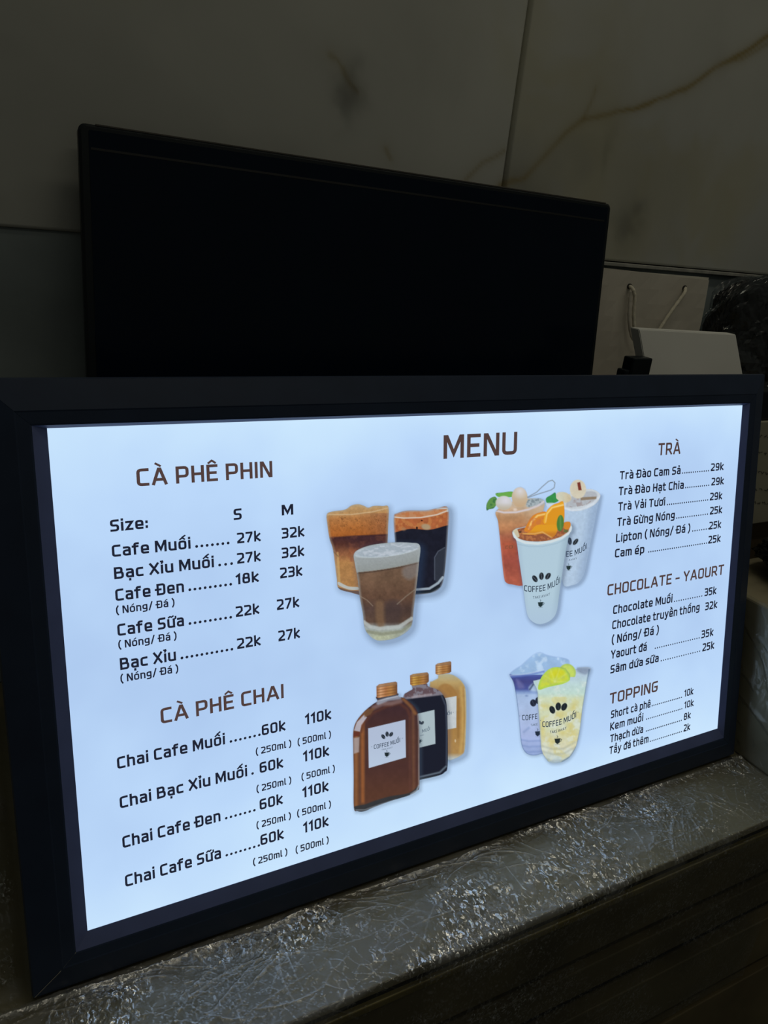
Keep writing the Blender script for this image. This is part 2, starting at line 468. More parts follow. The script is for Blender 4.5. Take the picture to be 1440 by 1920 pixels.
def film():
    st = 0.0021
    YB = 0.95; top = YB - (YF - 0.004); down = 0.42; r = 0.004
    s = np.concatenate([np.arange(0, YB - .512, .003), np.arange(YB - .512, top + .012, .001), np.arange(top + .012, top + .30, .0022)])
    x = np.concatenate([np.arange(-0.36, -0.05, .003), np.arange(-0.05, 0.897, .0012)])
    X, S = np.meshgrid(x, s)
    a0 = top - r
    ang = np.clip((S - a0) / (1.5708 * r), 0, 1) * 1.5708
    py = np.where(S < a0, YB - S, (YF - 0.004) + r - r * np.sin(ang))
    pz = np.where(S < a0, ZC + 0.0015, ZC + 0.0015 - r + r * np.cos(ang))
    over = np.clip(S - a0 - 1.5708 * r, 0, None)
    pz = pz - over
    ny = -np.sin(ang); nz = np.cos(ang)
    h = crumple(X, S, 4)
    cr, rel = creases(X, S, 4)
    fine = np.clip((vnoise(X * 380, S * 380, 77) - .80) * 8, 0, 1) * np.clip((fbm(X * 14, S * 14, 2, 60) - .48) * 6, 0, 1)  # specks whitened in the film colour to stand in for glints
    und = np.clip((py - 0.509) / 0.004, 0, 1) * np.clip((X + 0.006) / 0.008, 0, 1)      # pressed flat under the sign and boxes
    rnd = random.Random(5); fold = 0 * X
    L_ = [(rnd.uniform(-0.2, 0.88), rnd.uniform(0.42, 0.503), rnd.gauss(0.1, 0.5) + (0 if rnd.random() < .7 else 1.2), rnd.uniform(0.015, 0.07), rnd.uniform(0.0004, 0.0009), rnd.uniform(.3, .9)) for _ in range(50)]
    # bundles of folds fanning out from pinched points at the sign's foot and at the counter edge
    for (cx, cy, a, n_, l) in ((0.70, 0.425, .9, 9, .05), (0.60, .50, 2.6, 8, .04), (0.33, .49, 2.8, 7, .04), (.18, .47, .3, 9, .05), (.08, .50, -.2, 8, .05), (.78, .44, 2.1, 5, .03), (.46, .50, 3.0, 8, .035)):
        for i in range(n_):
            L_.append((cx + rnd.uniform(-.03, .03), cy + rnd.uniform(-.012, .012), a + rnd.gauss(0, .22), l * rnd.uniform(.5, 1.2), rnd.uniform(.0004, .0009), rnd.uniform(.5, 1)))
    for (cx, cy, a, ln, w, hh) in L_:
        dx, dy = X - cx, py - cy; bend = 8 * rnd.uniform(-1, 1)
        t = dx * math.cos(a) + dy * math.sin(a); nn = -dx * math.sin(a) + dy * math.cos(a) + bend * t * t
        fold = np.maximum(fold, hh * np.clip(1 - np.abs(nn) / (w * 1.6), 0, 1) * np.exp(-(t / ln) ** 4) * (over <= 0))
    ridge = np.exp(-np.abs(py - 0.5045 - 0.006 * (fbm(X * 14, 0 * X, 2, 33) - .5)) / 0.003) * fbm(X * 30, S * 3, 2, 5) * (over <= 0)
    lim = 1 - .75 * np.exp(-((S - a0) / .018) ** 2)
    front = np.clip(over / 0.03, 0, 1)
    d = (0.0032 * h + rel + .0012 + 0.0009 * cr + 0.0016 * fold + 0.004 * ridge + .0010 * fine) * (1 - und) * lim * (1 - .4 * front) + 0.0006
    V = np.stack([X, py + ny * d, pz + nz * d], -1)
    c = np.clip(np.maximum.reduce([cr * .8, fold * .75, np.clip(ridge * 2.4, 0, 1), fine]), 0, 1) * (1 - und) * (1 - .3 * front)
    g = np.clip((fbm(X * 17 + 4, S * 26, 5, 91) - .45) * 5, 0, 1) * np.clip(.25 + (fbm(X * 3, S * 3, 2, 95)) * 1.1, 0, 1) * (1 - und)
    sh = np.clip((fbm(X * 7 + 2, S * 24 + X * 5, 4, 71) - .56) * 16, 0, 1) * (.4 + .9 * fbm(X * 30, S * 30, 2, 72)) * (1 - und) * (1 - front)
    C4 = np.stack([c, g, np.clip(sh, 0, 1), np.ones_like(c)], -1)
    o = grid_obj('plastic_film', V, M_film, None, smooth=True, colors=C4)
    return tag(o, 'crumpled clear plastic film covering the counter below the lit menu', 'plastic film')


film()

# ---------------------------------------------------------------- stuff stacked behind
riser = box('board_box', (0.03, 0.594, ZC + 0.004), (0.893, 0.99, -0.382), M_riser, None, 0.003)
tag(riser, 'brown board box standing behind the lit menu sign', 'box')
riser2 = box('wide_board_box', (0.898, 0.70, ZC + 0.001), (1.6, 0.99, -0.382), M_riser, None, 0.003)
tag(riser2, 'wide brown box under the white paper bag', 'box')

# ---------------------------------------------------------------- lit menu sign
root = thing('menu_lightbox', 'large black framed light box showing a glowing drinks menu', 'menu sign', tuple(P0 - DV * 0.4786 + DU * 0.4))
ORG = Matrix(((DU[0], DV[0], DN[0], P0[0]), (DU[1], DV[1], DN[1], P0[1]), (DU[2], DV[2], DN[2], P0[2]), (0, 0, 0, 1)))


def on_sign(o):
    """local x,y,z = along the sheet, up the sheet, out of the sheet"""
    o.parent = root; o.matrix_parent_inverse = Matrix.Translation(-Vector(root.location)) @ ORG
    return o


oL, oR, oT, oB = -0.047, 0.8385, 0.0382, -0.4786       # outer
iL, iR, iT, iB = -0.0108, 0.8075, 0.0026, -0.4445      # where the face ends and the lip begins
corners_o = [(oL, oT), (oR, oT), (oR, oB), (oL, oB)]
corners_i = [(iL, iT), (iR, iT), (iR, iB), (iL, iB)]
corners_s = [(0, 0), (LW, 0), (LW, -LH), (0, -LH)]


def mix(a, b, t): return (a[0] + (b[0] - a[0]) * t, a[1] + (b[1] - a[1]) * t)


for k in range(4):
    k2 = (k + 1) % 4
    prof = [(0.0, -0.018), (0.0, -0.004), (0.03, 0.0005), (0.68, 0.0060), (0.715, 0.0056), (0.96, 0.0054), (1.0, 0.0050), (1.0, -0.004)]
    g = 0.00012
    V, F = [], []
    for cc, sgn in ((k, 1), (k2, -1)):
        for t, z in prof:
            p = mix(corners_o[cc], corners_i[cc], t)
            e = (corners_o[k2][0] - corners_o[k][0], corners_o[k2][1] - corners_o[k][1]); l = math.hypot(*e)
            V.append((p[0] + sgn * g * e[0] / l, p[1] + sgn * g * e[1] / l, z))
    n = len(prof)
    for i in range(n - 1): F.append((i, i + 1, n + i + 1, n + i))
    F.append((n - 1, 0, n, 2 * n - 1)); F.append(tuple(range(n))[::-1]); F.append(tuple(range(n, 2 * n)))
    bar = obj('frame_bar', V, F, M_black); on_sign(bar)
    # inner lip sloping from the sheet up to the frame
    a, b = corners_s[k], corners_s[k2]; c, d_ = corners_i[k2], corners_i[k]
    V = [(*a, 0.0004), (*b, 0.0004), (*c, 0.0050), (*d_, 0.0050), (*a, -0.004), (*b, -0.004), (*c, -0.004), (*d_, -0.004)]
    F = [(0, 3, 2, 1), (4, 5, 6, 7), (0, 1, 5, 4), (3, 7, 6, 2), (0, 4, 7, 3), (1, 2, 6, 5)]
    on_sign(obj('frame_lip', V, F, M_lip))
    # thin pale line in each mitre
    if k == 3 or k == 0:
        p, q = mix(corners_o[k], corners_i[k], 0.05), mix(corners_o[k], corners_i[k], 1.0)
        V = []
        for (pp, zz) in ((p, 0.0009), (mix(corners_o[k], corners_i[k], 0.6), 0.0054), (q, 0.0049)):
            V += [(pp[0] - 0.0002, pp[1] + 0.0002, zz + 0.0003), (pp[0] + 0.0002, pp[1] - 0.0002, zz + 0.0003)]
        if k == 3: on_sign(obj('mitre_joint', V, [(0, 2, 3, 1), (2, 4, 5, 3)], M_seam))
on_sign(box('back_panel', (oL + 0.004, oB + 0.004, -0.0185), (oR - 0.004, oT - 0.004, -0.012), M_black))
sheet = on_sign(box('menu_sheet', (-0.001, -LH - 0.001, -0.003), (LW + 0.001, 0.001, 0.0), M_screen))


def on_sheet(o, label=None):
    o.parent = sheet
    if label: o['label'] = label
    return o


# ---------------------------------------------------------------- squarish stroke lettering
G = {
 'A': (.68, ["0,0 .30,1 .38,1 .68,0", ".10,.28 .58,.28"]),
 'B': (.58, ["0,0 0,1 .50,1r .50,.53r 0,.53", "0,.53 .58,.53r .58,0r 0,0"]),
 'C': (.50, [".50,1 0,1r 0,0r .50,0"]),
 'D': (.58, ["0,0 0,1 .58,1r .58,0r 0,0"]),
 'Đ': (.62, [".04,0 .04,1 .62,1r .62,0r .04,0", "-.12,.5 .28,.5"]),
 'E': (.48, [".48,1 0,1 0,0 .48,0", "0,.51 .42,.51"]),
 'F': (.46, [".46,1 0,1 0,0", "0,.5 .4,.5"]),
 'G': (.54, [".52,1 0,1r 0,0r .54,0r .54,.48 .30,.48"]),
 'H': (.56, ["0,0 0,1", ".56,0 .56,1", "0,.5 .56,.5"]),
 'I': (0.0, ["0,0 0,1"]),
 'K': (.56, ["0,0 0,1", ".54,1 .06,.5 .56,0", "0,.5 .1,.5"]),
 'L': (.46, ["0,1 0,0 .46,0"]),
 'M': (.78, ["0,0 0,1 .07,1 .39,.16 .71,1 .78,1 .78,0"]),
 'N': (.60, ["0,0 0,1 .08,1 .52,0 .60,0 .60,1"]),
 'O': (.58, ["0,.5 0,1r .58,1r .58,0r 0,0r 0,.5"]),
 'P': (.56, ["0,0 0,1 .56,1r .56,.40r 0,.40"]),
 'R': (.58, ["0,0 0,1 .54,1r .54,.42r 0,.42", ".30,.42 .58,0"]),
 'S': (.50, [".50,1 0,1r 0,.5r .50,.5r .50,0r 0,0"]),
 'T': (.58, ["0,1 .58,1", ".29,1 .29,0"]),
 'U': (.58, ["0,1 0,0r .58,0r .58,1"]),
 'V': (.62, ["0,1 .31,0 .62,1"]),
 'W': (.9, ["0,1 .22,0 .45,.9 .68,0 .9,1"]),
 'X': (.60, ["0,0 .60,1", "0,1 .60,0"]),
 'Y': (.60, ["0,1 .30,.42 .60,1", ".30,.42 .30,0"]),
 'a': (.46, [".04,.74 .46,.74r .46,0", ".46,.42 0,.42r 0,0r .46,0"]),
 'c': (.42, [".42,.74 0,.74r 0,0r .42,0"]),
 'd': (.50, [".50,1.04 .50,0", ".50,.74 0,.74r 0,0r .50,0"]),
 'đ': (.50, [".50,1.04 .50,0", ".50,.74 0,.74r 0,0r .50,0", ".24,.9 .66,.9"]),
 'e': (.48, [".46,0 0,0r 0,.74r .48,.74r .48,.33 0,.33"]),
 'f': (.32, [".34,1.04 .08,1.04r .08,0", "-.06,.74 .30,.74"]),
 'g': (.48, [".48,.74 0,.74r 0,.18r .48,.18", ".48,.74 .48,-.24r .02,-.24"]),
 'h': (.48, ["0,1.04 0,0", "0,.74 .48,.74r .48,0"]),
 'i': (0.0, ["0,0 0,.72", "0,1.03 0,1.06"]),
 'k': (.46, ["0,0 0,1.04", ".44,.74 .06,.38 .46,0"]),
 'l': (.10, ["0,1.04 0,0r .12,0"]),
 'm': (.78, ["0,0 0,.74 .39,.74r .39,0", ".39,.74 .78,.74r .78,0"]),
 'n': (.48, ["0,0 0,.74 .48,.74r .48,0"]),
 'o': (.50, ["0,.37 0,.74r .50,.74r .50,0r 0,0r 0,.37"]),
 'p': (.50, ["0,-.24 0,.74 .50,.74r .50,0r 0,0"]),
 'r': (.30, ["0,0 0,.74 .32,.74"]),
 's': (.42, [".42,.74 0,.74r 0,.38r .42,.38r .42,0r 0,0"]),
 't': (.30, [".05,1.0 .05,0r .32,0", "-.08,.74 .30,.74"]),
 'u': (.50, ["0,.74 0,0r .50,0", ".50,.74 .50,0"]),
 'y': (.50, ["0,.74 .25,.02", ".50,.74 .16,-.26 .0,-.26"]),
 'z': (.44, ["0,.74 .44,.74 0,0 .44,0"]),
 '0': (.52, ["0,.5 0,1r .52,1r .52,0r 0,0r 0,.5"]),
 '1': (.26, ["0,.82 .22,1 .22,0"]),
 '2': (.50, ["0,1 .50,1r .50,.56 0,.10 0,0 .52,0"]),
 '3': (.50, ["0,1 .50,1r .50,.52r .1,.52", ".1,.52 .50,.52r .50,0r 0,0"]),
 '5': (.50, [".48,1 0,1 0,.56 .50,.56r .50,0r 0,0"]),
 '6': (.52, [".46,1 0,1r 0,0r .52,0r .52,.56r 0,.56"]),
 '7': (.50, ["0,1 .50,1 .50,.9 .14,0"]),
 '8': (.52, [".04,.53 .04,1r .48,1r .48,.53 .04,.53", "0,.53 .52,.53r .52,0r 0,0r 0,.53"]),
 '9': (.52, [".06,0 .52,0r .52,1r 0,1r 0,.44r .52,.44"]),
 '.': (0.04, ["0,-.01 0,.03"]),
 ':': (0.0, ["0,.05 0,.12", "0,.55 0,.62"]),
 '-': (.36, ["0,.42 .36,.42"]),
 '/': (.36, ["0,-.12 .36,1.08"]),
 '(': (.16, [".18,1.12 0,.8r 0,.14r .18,-.2"]),
 ')': (.16, ["0,1.12 .18,.8r .18,.14r 0,-.2"]),
 '*': (.12, ["0,.55 .12,.55"]),
}
ADV = 0.135


def parse(p):
    out = []
    for tok in p.split():
        r = tok.endswith('r'); tok = tok.rstrip('r'); a, b = tok.split(',')
        out.append((float(a), float(b), r))
    return out


def rounded(pts, rad):
    res = []
    n = len(pts)
    for i, (x, y, r) in enumerate(pts):
        if not r or i in (0, n - 1): res.append((x, y)); continue
        px_, py_ = pts[i - 1][:2]; nx_, ny_ = pts[i + 1][:2]
        l1 = math.hypot(px_ - x, py_ - y); l2 = math.hypot(nx_ - x, ny_ - y)
        q = min(rad, l1 * 0.5, l2 * 0.5)
        a = (x + (px_ - x) / l1 * q, y + (py_ - y) / l1 * q); b = (x + (nx_ - x) / l2 * q, y + (ny_ - y) / l2 * q)
        for k in range(5):
            t = k / 4; res.append(((1 - t) ** 2 * a[0] + 2 * t * (1 - t) * x + t * t * b[0], (1 - t) ** 2 * a[1] + 2 * t * (1 - t) * y + t * t * b[1]))
    return res


def ribbon(pts, t, V, F):
    """flat stroke of width t along pts, mitred"""
    n = len(pts); h = t / 2; base = len(V)
    dirs = []
    for i in range(n - 1):
        dx, dy = pts[i + 1][0] - pts[i][0], pts[i + 1][1] - pts[i][1]; l = math.hypot(dx, dy) or 1e-9
        dirs.append((dx / l, dy / l))
    for i in range(n):
        if i == 0: d = dirs[0]; m = (-d[1], d[0]); s = 1
        elif i == n - 1: d = dirs[-1]; m = (-d[1], d[0]); s = 1
        else:
            a, b = dirs[i - 1], dirs[i]; mx, my = -(a[1] + b[1]), a[0] + b[0]; l = math.hypot(mx, my)
            if l < 1e-3: m = (-a[1], a[0]); s = 1
            else:
                m = (mx / l, my / l); s = 1 / max(0.42, m[0] * -a[1] + m[1] * a[0])
        ex = (0, 0)
        if i == 0: ex = (-dirs[0][0] * h, -dirs[0][1] * h)
        if i == n - 1: ex = (dirs[-1][0] * h, dirs[-1][1] * h)
        x, y = pts[i][0] + ex[0], pts[i][1] + ex[1]
        V.append((x + m[0] * h * s, y + m[1] * h * s)); V.append((x - m[0] * h * s, y - m[1] * h * s))
    for i in range(n - 1):
        k = base + 2 * i; F.append((k, k + 1, k + 3, k + 2))


ACC = {'\u0300': [[(-.16, .13), (.04, 0)]], '\u0301': [[(-.04, 0), (.16, .13)]], '\u0302': [[(-.17, 0), (0, .13), (.17, 0)]],
       '\u0309': [[(-.07, .16), (.05, .17), (.07, .09), (0, .05), (0, 0)]], '\u0303': [[(-.18, .02), (-.08, .09), (.06, .03), (.17, .10)]]}


def glyph_text(s, t=0.165, rad=0.19, track=ADV):
    """strokes of a string -> V (x, y) with cap height 1, F, total width"""
    V, F = [], []; x = 0.0; sc = 1 - t; o = t / 2
    for ch in s:
        if ch == ' ': x += 0.31; continue
        if ch in 'đĐ': base, marks = ch, ''
        else:
            dcm = unicodedata.normalize('NFD', ch); base, marks = dcm[0], dcm[1:]
        w, paths = G[base]; wk = 1.10
        if base == 'i' and marks and any(m in ACC for m in marks): paths = paths[:1]
        for p in paths:
            pts = [(x + o + a * sc * wk, o + b * sc) for a, b in rounded(parse(p), rad)]
            ribbon(pts, t, V, F)
        w = w * wk; cx = x + o + w * sc / 2; up = base.isupper(); top = (1.10 if up else 0.89)
        for mk in marks:
            if mk == '\u0323':
                ribbon([(cx, -.17), (cx, -.13)], t * .95, V, F)
            elif mk == '\u031b':
                ribbon([(x + o + w * sc - .02, .70), (x + o + w * sc + .15, .78), (x + o + w * sc + .15, .92)], t * .75, V, F)
            elif mk in ACC:
                sh = 0
                if mk != '\u0302' and '\u0302' in marks: sh = .17; cx2 = cx + .05
                else: cx2 = cx
                for st in ACC[mk]: ribbon([(cx2 + a, top + b + sh) for a, b in st], t * .72, V, F)
        x += w * sc + t + track
    return V, F, x - track


def text_obj(name, pieces, m, z=0.0006, label=None):
    """pieces: (string, x0, y0, x1, cap_px, weight) in photo pixels, laid on the sheet along level baselines"""
    VV, FF = [], []
    for s, x0, y0, x1, cap, wt in pieces:
        V, F, W = glyph_text(s, wt)
        u0, v0 = uv_of(x0, y0); _, v1 = uv_of(x0, y0 - cap); h = v1 - v0
        # solve for u1 at column x1 on the level v0
        a = DU * 0; lo, hi = 0.0, 1.0
        for _ in range(40):
            mid = (lo + hi) / 2; p = RM.T @ (P0 + DU * mid + DV * v0)
            if 720 - FPX * p[0] / p[2] < x1: lo = mid
            else: hi = mid
        sx = (lo - u0) / W
        b = len(VV)
        VV += [(u0 + x * sx, v0 + y * h, z) for x, y in V]; FF += [tuple(b + i for i in f) for f in F]
    return on_sheet(obj(name, VV, FF, m), label)


def dots(n): return '.' * n


B, HD, SM = 0.182, 0.165, 0.175
text_obj('menu_heading', [('MENU', 830.8, 860.5, 968.3, 44.5, .155)], K_brown, label='brown MENU heading')
text_obj('section_heading', [('CÀ PHÊ PHIN', 256.7, 911.9, 510.6, 33, HD)], K_brown, label='brown heading CÀ PHÊ PHIN')
text_obj('section_heading', [('CÀ PHÊ CHAI', 301.7, 1357, 531.7, 29, HD)], K_brown, label='brown heading CÀ PHÊ CHAI')
text_obj('section_heading', [('TRÀ', 1232.8, 854, 1274.6, 22.9, HD)], K_brown, label='brown heading TRÀ')
text_obj('section_heading', [('CHOCOLATE - YAOURT', 1137.8, 1117, 1355.8, 20.7, HD)], K_brown, label='brown heading CHOCOLATE - YAOURT')
text_obj('section_heading', [('TOPPING', 1142, 1320.5, 1232, 20.5, HD)], K_brown, label='brown heading TOPPING')
text_obj('size_word', [('Size:', 207, 997, 277.4, 22.4, B)], K_black)
text_obj('size_letter', [('S', 438, 975, 453, 21, B)], K_black)
text_obj('size_letter', [('M', 528, 966.5, 549.6, 20, B)], K_black)
ROWS = [
 ('Cafe Muối', 210.3, 1044.4, 357.3, 22.5, (7, 368.5, 427.5), [('27k', 444.5, 1019, 488.5, 20), ('32k', 528, 1010, 570.3, 20)]),
 ('Bạc Xỉu Muối', 214.2, 1086, 401, 22.5, (3, 411.6, 434), [('27k', 444.5, 1057, 488.5, 20), ('32k', 528, 1047, 570, 20)]),
 ('Cafe Đen', 216.7, 1127, 345, 22.5, (9, 355.7, 432.3), [('18k', 442, 1096, 485, 20), ('23k', 525, 1084.5, 566.5, 20)]),
 ('Cafe Sữa', 220.6, 1192.5, 345, 22.5, (9, 356, 432.3), [('22k', 442, 1157, 486, 20), ('27k', 519, 1144, 560.7, 20)]),
 ('Bạc Xỉu', 225.4, 1256.2, 330, 22.5, (11, 341, 434.6), [('22k', 444.5, 1217, 488.5, 20), ('27k', 521.8, 1202.5, 562, 20)]),
 ('Chai Cafe Muối', 220, 1441.7, 421.7, 22.3, (7, 432.7, 486), [('60k', 490.7, 1379, 535, 20), ('110k', 571.7, 1359, 620.7, 20)]),
 ('Chai Bạc Xỉu Muối', 225, 1515.7, 463.3, 22.3, (1, 473.3, 478), [('60k', 486.7, 1449.5, 530.7, 20), ('110k', 568, 1428.5, 616.7, 20)]),
 ('Chai Cafe Đen', 230, 1590, 413.3, 22.3, (7, 424, 476.7), [('60k', 486.7, 1518.5, 530, 20), ('110k', 566.7, 1496, 615.7, 20)]),
 ('Chai Cafe Sữa', 235, 1662.7, 414.3, 22.3, (8, 425, 485), [('60k', 488.3, 1585, 531.7, 20), ('110k', 568.3, 1562, 615.7, 20)]),
 ('Trà Đào Cam Sả', 1161, 899.4, 1275, 16, (13, 1279, 1327.5), [('29k', 1331.8, 883.4, 1355.6, 14.4)]),
 ('Trà Đào Hạt Chia', 1158.8, 929, 1281, 16, (12, 1284.8, 1328), [('29k', 1332.8, 910.5, 1356, 14.4)]),
 ('Trà Vải Tươi', 1157.8, 958, 1246, 16, (20, 1250.6, 1326), [('29k', 1330, 938.6, 1353, 14.4)]),
 ('Trà Gừng Nóng', 1156, 987, 1264, 16, (15, 1268, 1325.6), [('25k', 1330, 965, 1352.8, 14.4)]),
 ('Lipton ( Nóng/ Đá )', 1154, 1017, 1292.8, 16, (8, 1298, 1327.5), [('25k', 1328.5, 993, 1351, 14.4)]),
 ('Cam ép', 1152, 1045.6, 1207, 16, (28, 1215.6, 1323.8), [('25k', 1327, 1019.5, 1350, 14.4)]),
 ('Chocolate Muối', 1148.6, 1151.7, 1259.7, 16, (13, 1263.8, 1315), [('35k', 1320, 1118, 1342, 14.6)]),
 ('Chocolate truyền thống', 1147, 1180, 1310.5, 16, None, [('32k', 1321, 1144.5, 1343.6, 14.6)]),
 ('Yaourt đá', 1144.5, 1235.6, 1211.6, 16, (21, 1227.8, 1310), [('35k', 1314, 1197, 1336.5, 14.6)]),
 ('Sâm dứa sữa', 1143.5, 1263, 1234, 15.5, (18, 1239, 1311), [('25k', 1316, 1221.5, 1338, 14.6)]),
 ('Short cà phê', 1144.5, 1347, 1218.7, 14.6, (17, 1222, 1277), [('10k', 1282, 1306.5, 1299, 13)]),
 ('Kem muối', 1143, 1369.8, 1205, 14.6, (20, 1211.6, 1277.6), [('10k', 1282, 1328.5, 1299.5, 13)]),
 ('Thạch dừa', 1143, 1392.3, 1205, 14.4, (20, 1211, 1276.6), [('8k', 1281, 1350.5, 1294, 13)]),
 ('Tẩy đá thêm', 1141.5, 1414.6, 1215, 14.4, (18, 1218.7, 1277), [('2k', 1280.7, 1372, 1293, 13)])]


def drop(x0, y0, x1):
    """y of the level baseline through (x0, y0) at column x1"""
    _, v0 = uv_of(x0, y0); lo, hi = -0.2, 1.2
    for _ in range(40):
        mid = (lo + hi) / 2; p = RM.T @ (P0 + DU * mid + DV * v0)
        if 720 - FPX * p[0] / p[2] < x1: lo = mid
        else: hi = mid
    p = RM.T @ (P0 + DU * lo + DV * v0)
    return 960 + FPX * p[1] / p[2]


for s, x0, y0, x1, cap, dt, prices in ROWS:
    pcs = [(s, x0, y0, x1, cap, B)]
    text_obj('menu_entry', pcs, K_black)
    if dt:
        n, a, b_ = dt
        ya = drop(x0, y0, a)
        if prices: ya = (ya + drop(prices[0][1], prices[0][2], a)) / 2 if x0 > 1000 else ya
        u0, v0 = uv_of(a, ya); r_ = cap * 0.00007 if x0 < 1000 else 0.00085
        r_ = 0.0013 if x0 < 1000 else 0.0010
        V, F = [], []
        for i in range(n):
            xx = a + (b_ - a) * (i / max(1, n - 1)); uu, _v = uv_of(xx, drop(a, ya, xx)); k0 = len(V)
            for q in range(8): V.append((uu + r_ * math.cos(q * .7854), v0 + r_ * (1 + math.sin(q * .7854)), 0.0006))
            F.append(tuple(range(k0, k0 + 8)))
        on_sheet(obj('dot_leader', V, F, K_black))
    for p in prices: text_obj('price', [(*p, B)], K_black)
for (x0, y0, x1, cap, w) in ((217.7, 1151.5, 327, 14.7, SM), (222, 1216, 330.8, 14.7, SM), (226, 1279.5, 334, 14.7, SM), (1146, 1207.6, 1234, 16, B)):
    text_obj('menu_note', [('( Nóng/ Đá )', x0, y0, x1, cap, w)], K_black)
for a, b_ in (((479.3, 1415.5, 545.7), (557.7, 1397.6, 620)), ((480.7, 1485.5, 545.7), (565, 1463, 627.3)),
              ((480.7, 1553.5, 545), (556.7, 1531.5, 620)), ((474.3, 1622.5, 538.3), (554, 1599.5, 615.7))):
    text_obj('volume_note', [('( 250ml )', a[0], a[1], a[2], 12.7, SM), ('( 500ml )', b_[0], b_[1], b_[2], 12.7, SM)], K_black)


# ---------------------------------------------------------------- printed pictures of the drinks
def catmull(pts, closed=True, k=5):
    P = np.array(pts, float); n = len(P); out = []
    for i in range(n):
        p0, p1, p2, p3 = P[(i - 1) % n], P[i], P[(i + 1) % n], P[(i + 2) % n]
        for j in range(k):
            t = j / k
            out.append(0.5 * ((2 * p1) + (-p0 + p2) * t + (2 * p0 - 5 * p1 + 4 * p2 - p3) * t * t + (-p0 + 3 * p1 - 3 * p2 + p3) * t ** 3))
    return np.array(out)


